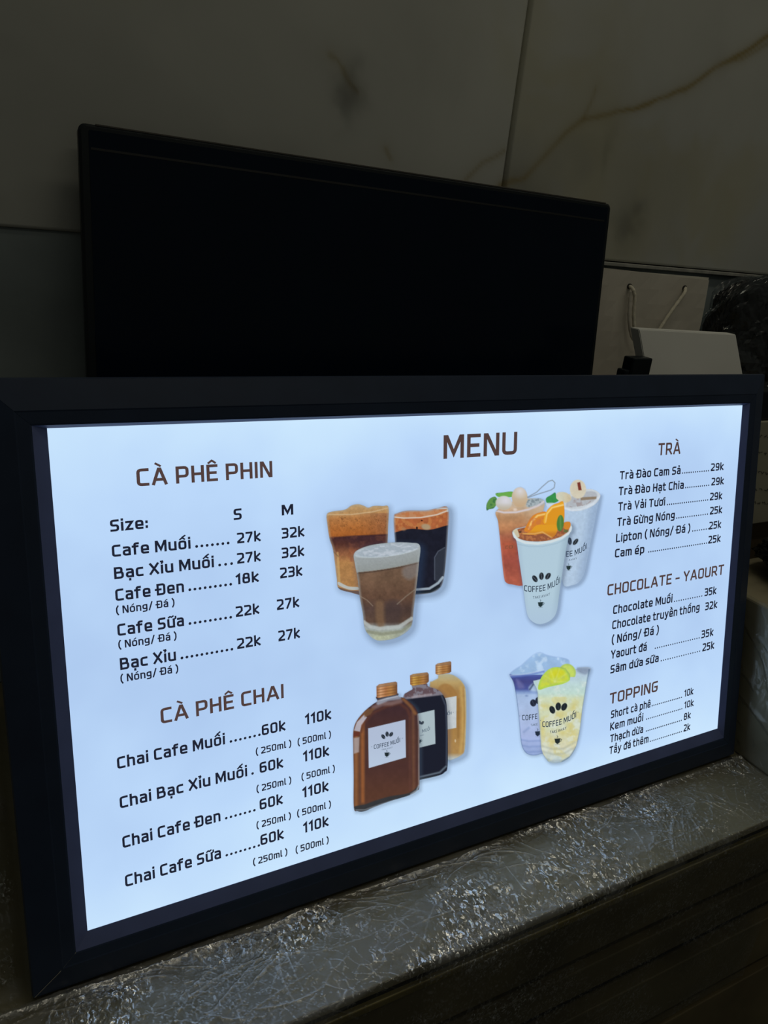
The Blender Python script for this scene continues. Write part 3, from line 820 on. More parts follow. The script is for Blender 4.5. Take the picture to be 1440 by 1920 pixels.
class Pic:
    """flat print painted on a fine mesh; all coordinates in units of s photo pixels from (ox, oy)"""
    def __init__(self, name, ox, oy, s, bx, level, label, step=0.95):
        self.name, self.ox, self.oy, self.s, self.level, self.label = name, ox, oy, s, level, label
        x0, y0, x1, y1 = bx
        x0, x1 = ox + x0 * s, ox + x1 * s; y0, y1 = oy + y0 * s, oy + y1 * s
        nx, ny = int((x1 - x0) / step) + 2, int((y1 - y0) / step) + 2
        self.PX, self.PY = np.meshgrid(np.linspace(x0, x1, nx), np.linspace(y0, y1, ny))
        self.X = (self.PX - ox) / s; self.Y = (self.PY - oy) / s
        self.C = np.zeros(self.X.shape + (3,)); self.A = np.zeros(self.X.shape)
        self.aa = 0.9 / s

    def sdf(self, pts, smooth=True):
        P = catmull(pts) if smooth else np.array(pts, float)
        d = np.full(self.X.shape, 1e9); ins = np.zeros(self.X.shape, bool)
        for (ax, ay), (bx, by) in zip(P, np.roll(P, -1, 0)):
            vx, vy = bx - ax, by - ay
            t = np.clip(((self.X - ax) * vx + (self.Y - ay) * vy) / (vx * vx + vy * vy + 1e-9), 0, 1)
            d = np.minimum(d, np.hypot(self.X - ax - t * vx, self.Y - ay - t * vy))
            c = ((ay > self.Y) != (by > self.Y)) & (self.X < (bx - ax) * (self.Y - ay) / (by - ay + 1e-9) + ax)
            ins ^= c
        return np.where(ins, -d, d)

    def m(self, d, soft=1.0):
        return np.clip(0.5 - d / (self.aa * soft), 0, 1)

    def poly(self, pts, smooth=True, soft=1.0): return self.m(self.sdf(pts, smooth), soft)

    def ell(self, cx, cy, rx, ry, rot=0, soft=1.0):
        a = math.radians(rot); dx, dy = self.X - cx, self.Y - cy
        u = dx * math.cos(a) + dy * math.sin(a); v = -dx * math.sin(a) + dy * math.cos(a)
        k = np.hypot(u / rx, v / ry)
        return self.m((k - 1) * min(rx, ry), soft)

    def line(self, pts, w, soft=1.0): return self.m(seg_dist(self.X, self.Y, pts) - w, soft)

    def put(self, mask, col, a=1.0):
        col = np.array(col, float); k = np.clip(mask * a, 0, 1)
        if col.ndim == 1: col = np.broadcast_to(col, self.C.shape)
        na = k + self.A * (1 - k)
        self.C = np.where(na[..., None] > 1e-4, (col * k[..., None] + self.C * (self.A * (1 - k))[..., None]) / np.maximum(na, 1e-4)[..., None], 0)
        self.A = na

    def tint(self, mask, col, a=1.0):
        """recolour only what is already printed"""
        col = np.array(col, float); k = np.clip(mask * a, 0, 1)[..., None]
        if col.ndim == 1: col = np.broadcast_to(col, self.C.shape)
        self.C = self.C * (1 - k) + col * k

    def grad(self, stops, coord=None):
        v = self.Y if coord is None else coord
        xs = [s for s, _ in stops]; cs = np.array([c for _, c in stops], float)
        return np.stack([np.interp(v, xs, cs[:, i]) for i in range(3)], -1)

    def n(self, f, seed=0, o=3, sy=1.0): return fbm(self.X * f, self.Y * f * sy, o, seed)

    def noisy(self, amp, f, seed=0, sy=1.0):
        self.C = self.C * (1 + amp * (self.n(f, seed, 3, sy) - 0.5)[..., None] * 2)

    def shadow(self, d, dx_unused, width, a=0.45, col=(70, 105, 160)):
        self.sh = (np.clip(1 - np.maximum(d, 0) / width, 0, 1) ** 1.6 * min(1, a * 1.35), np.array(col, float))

    def beans(self, L, w, h, col=(30, 38, 50), slit=(150, 170, 190)):
        for (cx, cy, rot) in L:
            self.tint(self.ell(cx, cy, w, h, rot), col)
            a = math.radians(rot); dx, dy = -math.sin(a), math.cos(a)
            pts = [(cx + dx * h * t + w * .18 * math.sin(t * 3) * math.cos(a), cy + dy * h * t + w * .18 * math.sin(t * 3) * math.sin(a)) for t in (-.75, -.4, 0, .4, .75)]
            self.tint(self.line(pts, w * .07, 1.0), slit, 0.8)

    def cupicon(self, cx, cy, s, col=(32, 44, 48)):
        self.tint(self.poly([(cx - s, cy - s * .8), (cx + s, cy - s * .95), (cx + s * .75, cy + s * .5), (cx, cy + s * 1.05), (cx - s * .75, cy + s * .5)], False), col)
        self.tint(self.line([(cx + s, cy - s * .7), (cx + s * 1.45, cy - s * .6), (cx + s * 1.2, cy), (cx + s * .7, cy + s * .2)], s * .1), col, .7)
        self.tint(self.line([(cx - s * .1, cy - s * 1.8), (cx + s * .15, cy - s * 1.5), (cx - s * .05, cy - s * 1.15)], s * .12), col, .6)
        self.tint(self.line([(cx - s * .8, cy + s * 1.25), (cx + s * .8, cy + s * 1.1)], s * .06), col, .4)

    def build(self):
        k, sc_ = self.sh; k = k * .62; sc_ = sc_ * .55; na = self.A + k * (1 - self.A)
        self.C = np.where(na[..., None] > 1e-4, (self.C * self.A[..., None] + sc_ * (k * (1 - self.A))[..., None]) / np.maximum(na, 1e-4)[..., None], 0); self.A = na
        u = np.empty_like(self.PX); v = np.empty_like(self.PX)
        D = RM @ np.stack([self.PX - 720, 960 - self.PY, np.full_like(self.PX, -FPX)]).reshape(3, -1)
        k = (P0 @ DN) / (DN @ D); Q = D * k - P0[:, None]
        u = (DU @ Q).reshape(self.PX.shape); v = (DV @ Q).reshape(self.PX.shape)
        V = np.stack([u, v, np.full_like(u, 0.0002 + 0.00012 * self.level)], -1)
        keep = np.maximum.reduce([self.A[:-1, :-1], self.A[1:, :-1], self.A[:-1, 1:], self.A[1:, 1:]]) > 0.01
        lum = self.C.mean(-1, keepdims=True); self.C = lum + (self.C - lum) * .86
        C4 = np.concatenate([lin(np.clip(self.C, 0, 255)), self.A[..., None]], -1)
        return on_sheet(grid_obj(self.name, V, M_print, None, False, keep, C4), self.label)

    def text(self, s, pts, cap, m, wt=0.15, name='printed_logo_text'):
        """pts: baseline start, middle, end; letters stand upright on it"""
        V, F, W = glyph_text(s, wt, 0.22, 0.16)
        p0, p1, p2 = [np.array(p, float) for p in pts]
        out = []
        for x, y in V:
            t = x / W; b = (1 - t) * (1 - 2 * t) * p0 + 4 * t * (1 - t) * p1 + t * (2 * t - 1) * p2
            X, Y = b[0], b[1] - y * cap
            uu, vv = uv_of(self.ox + X * self.s, self.oy + Y * self.s)
            out.append((uu, vv, 0.0002 + 0.00012 * self.level + 0.00006))
        on_sheet(obj(name, out, F, m))


SHCOL = (92, 128, 180)
g1 = (590, 920, 300 / 1440.)
# --- left rear glass
P = Pic('printed_coffee_glass', *g1, (60, 80, 720, 1010), 1, 'tall printed glass with orange foam, left of three')
out = [(108, 212), (160, 186), (270, 170), (330, 132), (390, 121), (440, 134), (480, 152), (530, 136), (610, 137), (664, 150), (660, 330), (655, 480), (640, 700), (600, 880), (500, 930), (420, 940), (330, 918), (215, 880), (196, 780), (165, 540), (132, 430), (112, 300)]
d = P.sdf(out)
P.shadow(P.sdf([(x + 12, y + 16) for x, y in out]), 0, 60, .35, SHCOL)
P.put(P.m(d), (178, 122, 66))
P.tint(1, P.grad([(120, (186, 150, 100)), (200, (188, 140, 84)), (240, (182, 118, 62)), (330, (180, 104, 44)), (395, (170, 92, 34)), (410, (70, 40, 42)), (470, (86, 48, 40)), (560, (150, 92, 58)), (640, (178, 124, 68)), (840, (172, 122, 70))], P.Y + 0.06 * (P.X - 400)))
P.tint(P.m(300 - P.X + 60) * 0 + np.clip((P.X - 380) / 250, 0, 1) * ((P.Y > 200) & (P.Y < 390)), (140, 88, 62), .55)
sw = P.n(.012, 5, 4)
P.tint(np.clip((sw - .5) * 8, 0, 1) * ((P.Y > 405) & (P.Y < 640)), (150, 84, 52), .7)
P.tint(np.clip((P.X - 260) / 100, 0, 1) * np.clip((540 - P.Y) / 40, 0, 1) * np.clip((P.Y - 400) / 10, 0, 1), (62, 38, 46), .6)
P.noisy(.10, .045, 3); P.noisy(.06, .15, 4)
P.tint(np.clip((P.n(.11, 9) - .62) * 8, 0, 1) * ((P.Y > 230) & (P.Y < 360)), (110, 66, 34), .6)
P.tint(P.line([(112, 215), (330, 214), (520, 190), (660, 155)], 5, 2), (215, 190, 150), .6)
P.tint(np.clip(1 + d / 26, 0, 1), (172, 160, 135), .6)
P.tint(P.line([(205, 560), (222, 820)], 10, 2), (215, 180, 110), .5)
P.tint(P.line([(165, 545), (210, 590)], 5, 2), (110, 90, 60), .6)
P.tint(P.poly([(215, 820), (300, 860), (390, 868), (390, 892), (300, 888), (215, 850)]), (178, 192, 198), .85)
P.tint(P.poly([(212, 868), (300, 895), (400, 905), (400, 945), (300, 925), (212, 890)]), (100, 78, 70), .9)
P.build()
# --- right rear glass
P = Pic('printed_coffee_glass', *g1, (640, 100, 1290, 1010), 2, 'printed glass of black coffee, right of three')
out = [(710, 232), (740, 202), (830, 178), (1000, 176), (1095, 158), (1200, 156), (1196, 400), (1182, 600), (1162, 780), (1130, 870), (1050, 918), (900, 936), (800, 925), (745, 700), (716, 400)]
d = P.sdf(out)
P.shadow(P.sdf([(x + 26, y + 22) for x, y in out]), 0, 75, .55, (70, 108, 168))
P.put(P.m(d), (28, 30, 44))
bd = P.Y + 0.10 * (P.X - 720) + 12 * np.sin(P.X / 60)
P.tint(np.clip((372 - bd) / 6, 0, 1), (178, 94, 50))
P.noisy(.12, .03, 6)
P.tint(np.clip((P.n(.03, 8) - .55) * 8, 0, 1) * (bd < 366), (196, 120, 62), .8)
P.tint(P.ell(1000, 325, 42, 26, 10, 3), (170, 150, 116), .9); P.tint(P.ell(800, 345, 20, 14, 0, 3), (170, 120, 80), .8)
P.tint(P.ell(918, 335, 9, 12), (50, 25, 20)); P.tint(P.ell(962, 268, 9, 7), (70, 30, 20))
P.tint(P.poly([(715, 235), (800, 190), (1000, 172), (1195, 158), (1192, 190), (1050, 235), (900, 246), (760, 250)]), (196, 140, 96), .75)
P.tint(np.clip((P.n(.03, 12) - .5) * 10, 0, 1) * (P.Y < 245), (190, 110, 60), .7)
P.tint(P.line([(712, 236), (800, 246), (950, 242), (1100, 215), (1196, 178)], 5, 2), (215, 214, 208), .85)
P.tint(P.line([(1100, 160), (1198, 158), (1196, 185)], 6, 2), (190, 205, 210), .9)
P.tint(np.clip(1 + d / 20, 0, 1), (150, 160, 172), .75)
P.tint(P.line([(1078, 800), (1078, 600), (1110, 545), (1168, 512)], 4, 2), (100, 112, 130), .8)
P.tint(P.poly([(1085, 610), (1170, 520), (1160, 760), (1090, 830)]), (58, 66, 78), .6)
P.tint(P.line([(905, 890), (1030, 880), (1110, 830), (1150, 780)], 11, 2), (170, 190, 205), .85)
P.tint(P.line([(905, 918), (1040, 908), (1120, 860)], 9, 2), (30, 40, 46), .9)
P.build()
# --- front glass
P = Pic('printed_coffee_glass', *g1, (280, 430, 1020, 1440), 3, 'printed glass with pale foam cap, front of three')
out = [(350, 572), (400, 525), (520, 486), (700, 465), (850, 467), (944, 492), (936, 650), (915, 850), (890, 1060), (874, 1200), (830, 1265), (740, 1320), (640, 1345), (540, 1340), (452, 1250), (430, 1100), (402, 950), (382, 780), (360, 660)]
d = P.sdf(out)
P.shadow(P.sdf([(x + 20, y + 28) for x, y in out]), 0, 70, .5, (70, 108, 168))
P.put(P.m(d), (100, 76, 60))
bd = P.Y + 0.17 * (P.X - 390) - 0.00016 * (P.X - 390) * (940 - P.X)
P.tint(1, P.grad([(600, (120, 92, 72)), (800, (112, 84, 64)), (960, (98, 70, 54)), (1060, (82, 62, 56)), (1180, (88, 66, 54)), (1230, (150, 160, 160)), (1340, (158, 164, 128))]))
P.noisy(.16, .012, 4); P.noisy(.07, .05, 14)
P.tint(P.poly([(545, 1010), (620, 1010), (625, 1215), (560, 1215)], True, 8), (128, 96, 68), .7)
P.tint(P.poly([(640, 1010), (760, 1000), (760, 1180), (640, 1190)], True, 10), (70, 56, 56), .6)
P.tint(np.clip((735 - bd) / 8, 0, 1), (150, 158, 160))
P.tint(np.clip((bd - 640) / 90, 0, 1) * (bd < 735), (136, 142, 138), .6)
P.tint(np.clip(1 - np.abs(bd - 742) / 9, 0, 1), (66, 52, 46), .7)
P.tint(P.poly([(800, 690), (925, 655), (915, 760), (850, 800), (790, 760)], True, 8), (120, 118, 120), .6)
top = P.ell(648, 532, 297, 58, -7)
P.tint(top, (158, 172, 184)); P.tint(top * np.clip((P.n(.02, 3, 4, 2.5) - .5) * 6, 0, 1), (186, 196, 208), .8)
P.tint(np.clip(1 - np.abs(P.ell(648, 532, 297, 58, -7, 6) - .5) * 3, 0, 1) * (P.Y > 520), (190, 204, 212), .6)
P.tint(np.clip(1 + d / 26, 0, 1), (160, 172, 176), .6)
P.tint(P.line([(402, 945), (470, 985), (520, 1035)], 4, 2), (146, 128, 110), .7)
P.tint(P.line([(740, 1020), (820, 950), (905, 885)], 4, 2), (146, 134, 118), .7)
P.tint(P.line([(440, 1180), (500, 1225), (580, 1240), (760, 1222), (870, 1150)], 16, 3), (176, 184, 182), .85)
P.tint(P.line([(470, 1265), (600, 1290), (780, 1265), (860, 1200)], 14, 3), (132, 136, 112), .7)
P.noisy(.04, .08, 24)
P.build()

g2 = (640, 1220, 260 / 1440.)


def capdraw(P, pts, x0, x1, y0, y1, sl, a=(176, 118, 60), b=(222, 176, 110)):
    k = P.poly(pts, False)
    P.put(k, a)
    t = (P.X - x0) / (x1 - x0)
    P.tint(k, P.grad([(0, (150, 92, 48)), (.2, b), (.45, a), (.7, (186, 128, 66)), (1, (110, 70, 44))], t))
    yy = P.Y + sl * (P.X - x0)
    P.tint(k * np.clip(.5 + .5 * np.sin((yy - y0) / (y1 - y0) * 6.283 * 3.6) * 1.4, 0, 1), (120, 74, 36), .45)
    P.tint(k * (yy < y0 + 14), (150, 116, 88), .6)


# --- rear tan bottle
P = Pic('printed_bottle', *g2, (880, 70, 1400, 1230), 1, 'printed bottle of pale milk coffee, rearmost of three')
body = [(915, 360), (945, 315), (1000, 285), (1010, 250), (1110, 240), (1180, 262), (1245, 315), (1288, 400), (1297, 620), (1292, 850), (1280, 1030), (1245, 1085), (1170, 1122), (1100, 1128), (1000, 1000), (930, 700)]
d = P.sdf(body)
P.shadow(P.sdf([(x + 26, y + 22) for x, y in body]), 0, 65, .55, (84, 126, 190))
P.put(P.m(d), (170, 126, 66))
P.tint(1, P.grad([(250, (176, 168, 130)), (330, (186, 156, 96)), (420, (170, 128, 70)), (700, (168, 122, 60)), (1060, (176, 134, 74)), (1120, (180, 190, 190))]))
P.tint(P.poly([(990, 420), (1040, 350), (1120, 350), (1180, 410), (1195, 480), (1000, 500)], True, 4), (164, 116, 58), .8)
P.tint(P.line([(1240, 380), (1258, 600), (1255, 900), (1235, 1050)], 15, 5), (196, 158, 84), .8)
P.tint(P.line([(1285, 400), (1295, 700), (1280, 1030)], 9, 3), (190, 176, 128), .8)
P.tint(P.line([(1212, 500), (1212, 900)], 9, 4), (144, 102, 48), .6)
P.tint(P.ell(1182, 935, 8, 16), (216, 196, 160), .8)
P.tint(np.clip(1 + d / 14, 0, 1), (176, 180, 160), .5)
P.tint(P.poly([(1060, 494), (1195, 470), (1192, 800), (1070, 822)], False), (192, 200, 204))
capdraw(P, [(975, 148), (1000, 130), (1130, 108), (1141, 120), (1141, 216), (1120, 232), (1000, 250), (975, 240)], 975, 1141, 150, 235, .12)
P.noisy(.04, .03, 3)
P.build(); P.text('ỐI', [(1098, 668), (1120, 664), (1142, 660)], 30, K_faint); P.text('*', [(1155, 655), (1160, 654), (1165, 653)], 30, K_faint)
# --- middle black bottle
P = Pic('printed_bottle', *g2, (600, 190, 1190, 1440), 2, 'printed bottle of black coffee, middle of three')
body = [(640, 480), (690, 425), (735, 398), (740, 355), (880, 340), (900, 368), (1000, 405), (1062, 470), (1092, 560), (1102, 800), (1102, 1190), (1070, 1262), (1000, 1298), (820, 1338), (760, 1340), (700, 1000), (660, 700)]
d = P.sdf(body)
P.shadow(P.sdf([(x + 16, y + 16) for x, y in body]), 0, 45, .4, SHCOL)
P.put(P.m(d), (28, 31, 46))
yy = P.Y + .12 * (P.X - 720)
P.tint(np.clip((505 - yy) / 14, 0, 1), (140, 134, 146), .85)
P.tint(np.clip((500 - yy) / 30, 0, 1) * np.clip((P.n(.03, 5) - .45) * 6, 0, 1), (92, 66, 72), .8)
P.tint(P.line([(735, 480), (860, 462), (930, 452)], 10, 4), (176, 168, 176), .6)
P.tint(P.line([(1040, 470), (1082, 570), (1092, 800), (1090, 1180)], 8, 3), (90, 106, 128), .5)
P.tint(P.line([(800, 1312), (900, 1290), (1020, 1262), (1085, 1200)], 9, 3), (120, 140, 156), .7)
P.tint(P.line([(800, 1332), (900, 1318), (1000, 1298)], 6, 3), (70, 84, 84), .8)
P.tint(P.poly([(760, 660), (965, 612), (975, 965), (770, 1015)], False), (166, 186, 194))
P.beans([(815, 745, -30), (840, 748, 30)], 12, 20); P.cupicon(808, 940, 20)
capdraw(P, [(710, 256), (740, 240), (890, 222), (906, 240), (908, 318), (885, 340), (735, 364), (712, 350)], 710, 908, 262, 352, .13, (170, 122, 44), (214, 166, 70))
P.build(); P.text('MUỐI', [(835, 850), (880, 838), (918, 822)], 34, K_faint); P.text('AWAY', [(815, 888), (835, 884), (856, 880)], 14, K_faint)
# --- front brown bottle
P = Pic('printed_bottle', *g2, (60, 280, 880, 1740), 4, 'printed bottle of brown salted coffee, front of three')
body = [(120, 840), (150, 735), (230, 632), (320, 556), (370, 520), (368, 470), (575, 440), (590, 472), (650, 490), (735, 555), (790, 640), (806, 800), (808, 1100), (808, 1400), (785, 1450), (700, 1500), (500, 1562), (330, 1625), (240, 1664), (165, 1664), (126, 1625), (124, 1300), (120, 1000)]
d = P.sdf(body)
P.shadow(P.sdf([(x + 14, y + 12) for x, y in body]), 0, 40, .4, (110, 140, 180))
P.put(P.m(d), (84, 50, 43))
P.tint(1, P.grad([(600, (66, 42, 46)), (900, (80, 50, 44)), (1200, (78, 48, 44)), (1480, (92, 56, 42))]))
P.tint(np.clip((250 - P.X) / 16, 0, 1), (112, 68, 44)); P.tint(P.line([(215, 700), (220, 1560)], 14, 5), (160, 92, 46), .8)
P.tint(P.line([(150, 860), (150, 1600)], 14, 4), (150, 96, 54), .7); P.tint(P.line([(186, 860), (190, 1600)], 5, 4), (84, 58, 48), .7)
P.tint(P.line([(742, 640), (750, 1440)], 16, 5), (112, 72, 52), .8); P.tint(P.line([(706, 700), (710, 1440)], 10, 5), (96, 58, 48), .8)
P.tint(P.line([(792, 660), (803, 820), (803, 1400)], 7, 3), (150, 150, 152), .8)
arch = [(200, 840), (235, 740), (330, 640), (470, 575), (600, 545), (680, 600), (715, 690)]
P.tint(P.line(arch, 12, 6), (96, 54, 42), .8)
P.tint(P.line([(330, 590), (420, 550), (520, 545), (610, 520)], 22, 5), (134, 104, 100), .75)
P.tint(P.line([(380, 540), (480, 500), (600, 482)], 20, 4), (150, 160, 178), .8)
P.tint(P.line([(640, 500), (720, 580), (765, 650)], 16, 4), (140, 90, 50), .8)
P.tint(P.poly([(128, 826), (158, 740), (235, 660), (262, 690), (205, 770), (190, 840)], False, 2), (180, 178, 192), .9)
P.tint(P.poly([(225, 640), (270, 600), (350, 590), (300, 660), (240, 690)], False, 3), (124, 84, 52), .8)
P.tint(P.poly([(124, 905), (185, 895), (180, 1050), (126, 1068)], False, 3), (168, 158, 160), .8)
P.tint(P.poly([(122, 845), (186, 838), (184, 880), (124, 892)], False, 2), (104, 48, 36), .9)
P.tint(P.poly([(128, 1620), (250, 1590), (330, 1560), (500, 1510), (700, 1475), (800, 1400), (820, 1440), (700, 1520), (330, 1640), (180, 1680)], True, 3), (48, 54, 60), .9)
P.tint(P.line([(150, 1652), (240, 1650), (400, 1594), (560, 1545)], 5, 3), (150, 160, 170), .7)
P.tint(P.line([(720, 1490), (780, 1450), (802, 1400)], 8, 3), (160, 172, 184), .8)
P.tint(P.line([(370, 500), (470, 480), (580, 455)], 7, 3), (70, 84, 100), .7); P.tint(P.line([(372, 520), (480, 492), (580, 470)], 5, 3), (200, 212, 228), .7)
P.noisy(.05, .02, 3)
P.tint(P.poly([(275, 805), (662, 714), (667, 1105), (282, 1216)], False), (172, 188, 216))
P.tint(P.poly([(275, 805), (662, 714), (667, 1105), (282, 1216)], False) * np.clip((P.Y - 900) / 300, 0, 1), (184, 206, 230), .6)
P.beans([(432, 890, -35), (472, 864, -5), (514, 866, 35)], 17, 26); P.cupicon(469, 1076, 24)
capdraw(P, [(360, 368), (390, 345), (560, 318), (577, 328), (579, 440), (560, 455), (385, 488), (362, 480)], 360, 579, 372, 476, .16, (182, 116, 66), (224, 164, 116))
P.build(); P.text('COFFEE MUỐI', [(335, 1018), (472, 990), (606, 945)], 44, K_soft); P.text('TAKE AWAY', [(415, 1034), (472, 1022), (528, 1008)], 16, K_faint)
P.text('*', [(305, 1010), (312, 1008), (319, 1006)], 22, K_faint); P.text('*', [(624, 920), (631, 918), (638, 916)], 22, K_faint)

g3 = (890, 880, 260 / 1440.)
# --- peach tea cup
P = Pic('printed_cup', *g3, (90, 80, 870, 1260), 1, 'printed clear cup of peach tea with lychees')
body = [(222, 430), (240, 540), (258, 700), (280, 930), (302, 1120), (325, 1175), (380, 1194), (520, 1196), (640, 1000), (700, 500), (722, 330), (600, 300), (400, 330)]
d = P.sdf(body)
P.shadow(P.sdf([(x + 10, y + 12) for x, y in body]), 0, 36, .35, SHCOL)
P.put(P.m(d), (190, 120, 70))
P.tint(1, P.grad([(330, (190, 178, 160)), (430, (196, 160, 124)), (500, (192, 140, 96)), (620, (186, 122, 78)), (690, (168, 96, 68)), (780, (176, 82, 56)), (950, (162, 74, 60)), (1180, (176, 86, 64))]))
P.noisy(.10, .012, 7); P.noisy(.06, .04, 8)
P.tint(np.clip((P.X - 480) / 200, 0, 1) * (P.Y < 560), (200, 176, 146), .6)
P.tint(P.poly([(550, 320), (640, 295), (725, 300), (715, 360), (620, 385), (540, 390)], True, 4), (158, 176, 186), .9)
P.tint(np.clip((P.n(.05, 21) - .5) * 8, 0, 1) * P.poly([(550, 320), (640, 295), (725, 300), (715, 360), (620, 385), (540, 390)]), (110, 126, 134), .7)
P.tint(P.line([(225, 430), (300, 448), (430, 445), (560, 415), (660, 375), (722, 330)], 10, 2.5), (208, 200, 208), .9)
P.put(P.line([(545, 300), (520, 200), (470, 180)], 3, 2), (150, 170, 200), .5)
P.put(P.poly([(122, 425), (122, 360), (160, 300), (215, 285), (235, 340), (200, 400), (150, 415)]), (92, 150, 72)); P.put(P.poly([(215, 250), (280, 240), (390, 230), (400, 280), (330, 290), (240, 285)]), (104, 176, 72))
P.tint(np.clip((P.n(.03, 13) - .5) * 6, 0, 1) * (P.X < 240) * (P.Y < 430) * (P.Y > 230), (44, 110, 62), .7)
b1 = P.ell(300, 348, 84, 72, 0, 2); P.put(b1, (196, 196, 192)); P.tint(b1 * np.clip(1 - np.hypot(P.X - 318, P.Y - 320) / 90, 0, 1), (216, 214, 226), .9); P.tint(b1 * np.clip((P.Y - 350) / 60, 0, 1), (188, 172, 146), .8)
b2 = P.ell(465, 290, 82, 104, 0, 2); P.put(b2, (200, 180, 150)); P.tint(b2 * np.clip(1 - np.hypot(P.X - 470, P.Y - 225) / 90, 0, 1), (216, 214, 222), .9); P.tint(b2 * np.clip((P.Y - 290) / 90, 0, 1), (198, 160, 118), .7)
P.put(P.line([(548, 288), (640, 238), (700, 180), (765, 124), (805, 112), (832, 140), (824, 190), (790, 215), (640, 262), (552, 292)], 4, 2), (110, 112, 102), .9)
P.tint(P.ell(418, 418, 20, 16, 0, 3), (226, 206, 190), .8)
P.tint(P.line([(320, 805), (400, 800)], 14, 6), (130, 76, 54), .3)
P.tint(P.line([(262, 690), (292, 1000), (312, 1140)], 8, 4), (204, 118, 92), .7)
P.build(); P.text('CO', [(318, 828), (350, 824), (395, 820)], 34, ink('faded_ink', (130, 78, 56)))
# --- white cup at the rear right
P = Pic('printed_cup', *g3, (700, 70, 1380, 1270), 2, 'printed white cup topped with lychee ring, right of three')
body = [(925, 400), (1000, 428), (1120, 415), (1240, 355), (1296, 262), (1290, 330), (1262, 470), (1220, 680), (1180, 880), (1142, 1070), (1090, 1165), (1010, 1204), (915, 1190), (900, 900)]
rim = [(925, 400), (945, 310), (1000, 240), (1120, 205), (1230, 210), (1298, 255), (1290, 310), (1230, 375), (1110, 425), (1000, 432)]
d = P.sdf(body)
P.shadow(P.sdf([(x + 14, y + 14) for x, y in body]), 0, 42, .5, (84, 122, 180))
P.put(P.m(d), (172, 198, 226))
P.tint(np.clip((P.X - .0 - (1240 - (P.Y - 400) * .17) + 90) / 90, 0, 1), (140, 168, 204), .75)
P.put(P.poly(rim), (196, 206, 214))
P.tint(P.poly([(945, 385), (980, 300), (1060, 260), (1200, 225), (1270, 262), (1230, 330), (1130, 372), (1010, 392)], True, 3), (172, 178, 186), .9)
P.tint(np.clip((P.n(.03, 6) - .5) * 6, 0, 1) * P.poly([(960, 385), (1060, 300), (1180, 300), (1200, 340), (1100, 385)]), (150, 132, 132), .6)
P.tint(P.poly([(1095, 290), (1262, 282), (1262, 308), (1100, 322)], False, 2), (142, 122, 98), .95)
P.tint(P.line([(930, 405), (1010, 425), (1120, 410), (1225, 360), (1292, 285)], 9, 3), (206, 218, 232), .9)
k = P.ell(915, 290, 84, 55, 10, 2); P.put(k, (206, 204, 178)); P.tint(k * np.clip((P.X - 900) / 80, 0, 1), (204, 184, 146), .8)
P.put(P.poly([(738, 300), (790, 265), (835, 240), (845, 300), (868, 325), (820, 350), (750, 350)]), (52, 150, 72)); P.put(P.poly([(740, 350), (830, 350), (820, 400), (760, 400)]), (200, 214, 226), .6)
k = P.ell(1070, 205, 84, 98, 0, 2); P.put(k, (212, 206, 184)); P.noisy(.04, .05, 6)
P.tint(k * np.clip(P.ell(1070, 205, 66, 78, 0, 20), 0, 1), (204, 190, 160), .5)
P.tint(P.poly([(1062, 138), (1092, 130), (1108, 215), (1075, 218)], False, 1.5), (128, 52, 40))
P.beans([(985, 745, -5), (1045, 752, 38)], 20, 38, (34, 40, 46)); P.cupicon(972, 1022, 24, (36, 54, 52))
P.build(); P.text('EE MUỐI', [(945, 908), (1060, 885), (1160, 822)], 58, K_soft, .15); P.text('AWAY', [(975, 950), (1015, 944), (1060, 930)], 20, K_faint)
# --- white cup in front
P = Pic('printed_cup', *g3, (350, 320, 1060, 1700), 3, 'printed white cup heaped with orange slices, front of three')
body = [(388, 650), (402, 706), (430, 745), (455, 920), (490, 1160), (528, 1440), (555, 1535), (615, 1592), (690, 1606), (785, 1568), (848, 1480), (880, 1270), (930, 930), (975, 690), (1002, 640), (1004, 588), (960, 560), (700, 560), (450, 610), (420, 618)]
d = P.sdf(body)
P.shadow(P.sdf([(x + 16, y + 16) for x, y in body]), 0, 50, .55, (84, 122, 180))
P.put(P.m(d), (172, 202, 220))
P.tint(np.clip((P.X - (985 - (P.Y - 650) * .13) + 90) / 100, 0, 1) * (P.Y > 640), (134, 162, 184), .7)
P.tint(np.clip((470 + (P.Y - 650) * .11 - P.X + 10) / 50, 0, 1) * (P.Y > 640), (158, 186, 208), .6)
P.tint(np.clip((P.Y - 1300) / 260, 0, 1), (166, 194, 222), .7)
inner = [(410, 650), (440, 622), (520, 600), (700, 560), (900, 545), (990, 590), (975, 650), (880, 705), (740, 742), (600, 748), (480, 728), (425, 690)]
P.put(P.poly(inner), (150, 84, 54)); P.tint(P.poly(inner) * np.clip((P.n(.05, 4) - .45) * 6, 0, 1), (190, 116, 66), .8)
P.put(P.poly([(395, 640), (430, 618), (450, 650), (460, 700), (420, 700)]), (206, 200, 168), .9)
P.tint(P.line([(396, 665), (430, 722), (520, 760), (650, 770), (790, 750), (900, 712), (980, 655), (998, 600)], 13, 2), (208, 222, 226), .95)
P.tint(P.line([(440, 775), (560, 800), (700, 800), (850, 768), (960, 715)], 3, 3), (146, 176, 196), .7)
s1 = P.poly([(520, 650), (545, 560), (600, 480), (680, 445), (740, 445), (735, 560), (700, 640)]); P.put(s1, (226, 132, 30))
P.tint(s1 * P.line([(560, 615), (590, 540), (650, 480), (735, 462)], 9, 3), (248, 206, 110), .95); P.tint(s1 * np.clip((P.n(.04, 5) - .45) * 5, 0, 1) * (P.Y > 500), (206, 110, 60), .6)
s2 = P.poly([(715, 560), (735, 450), (790, 380), (860, 348), (922, 345), (922, 560), (850, 590)], True); P.put(s2, (232, 150, 22))
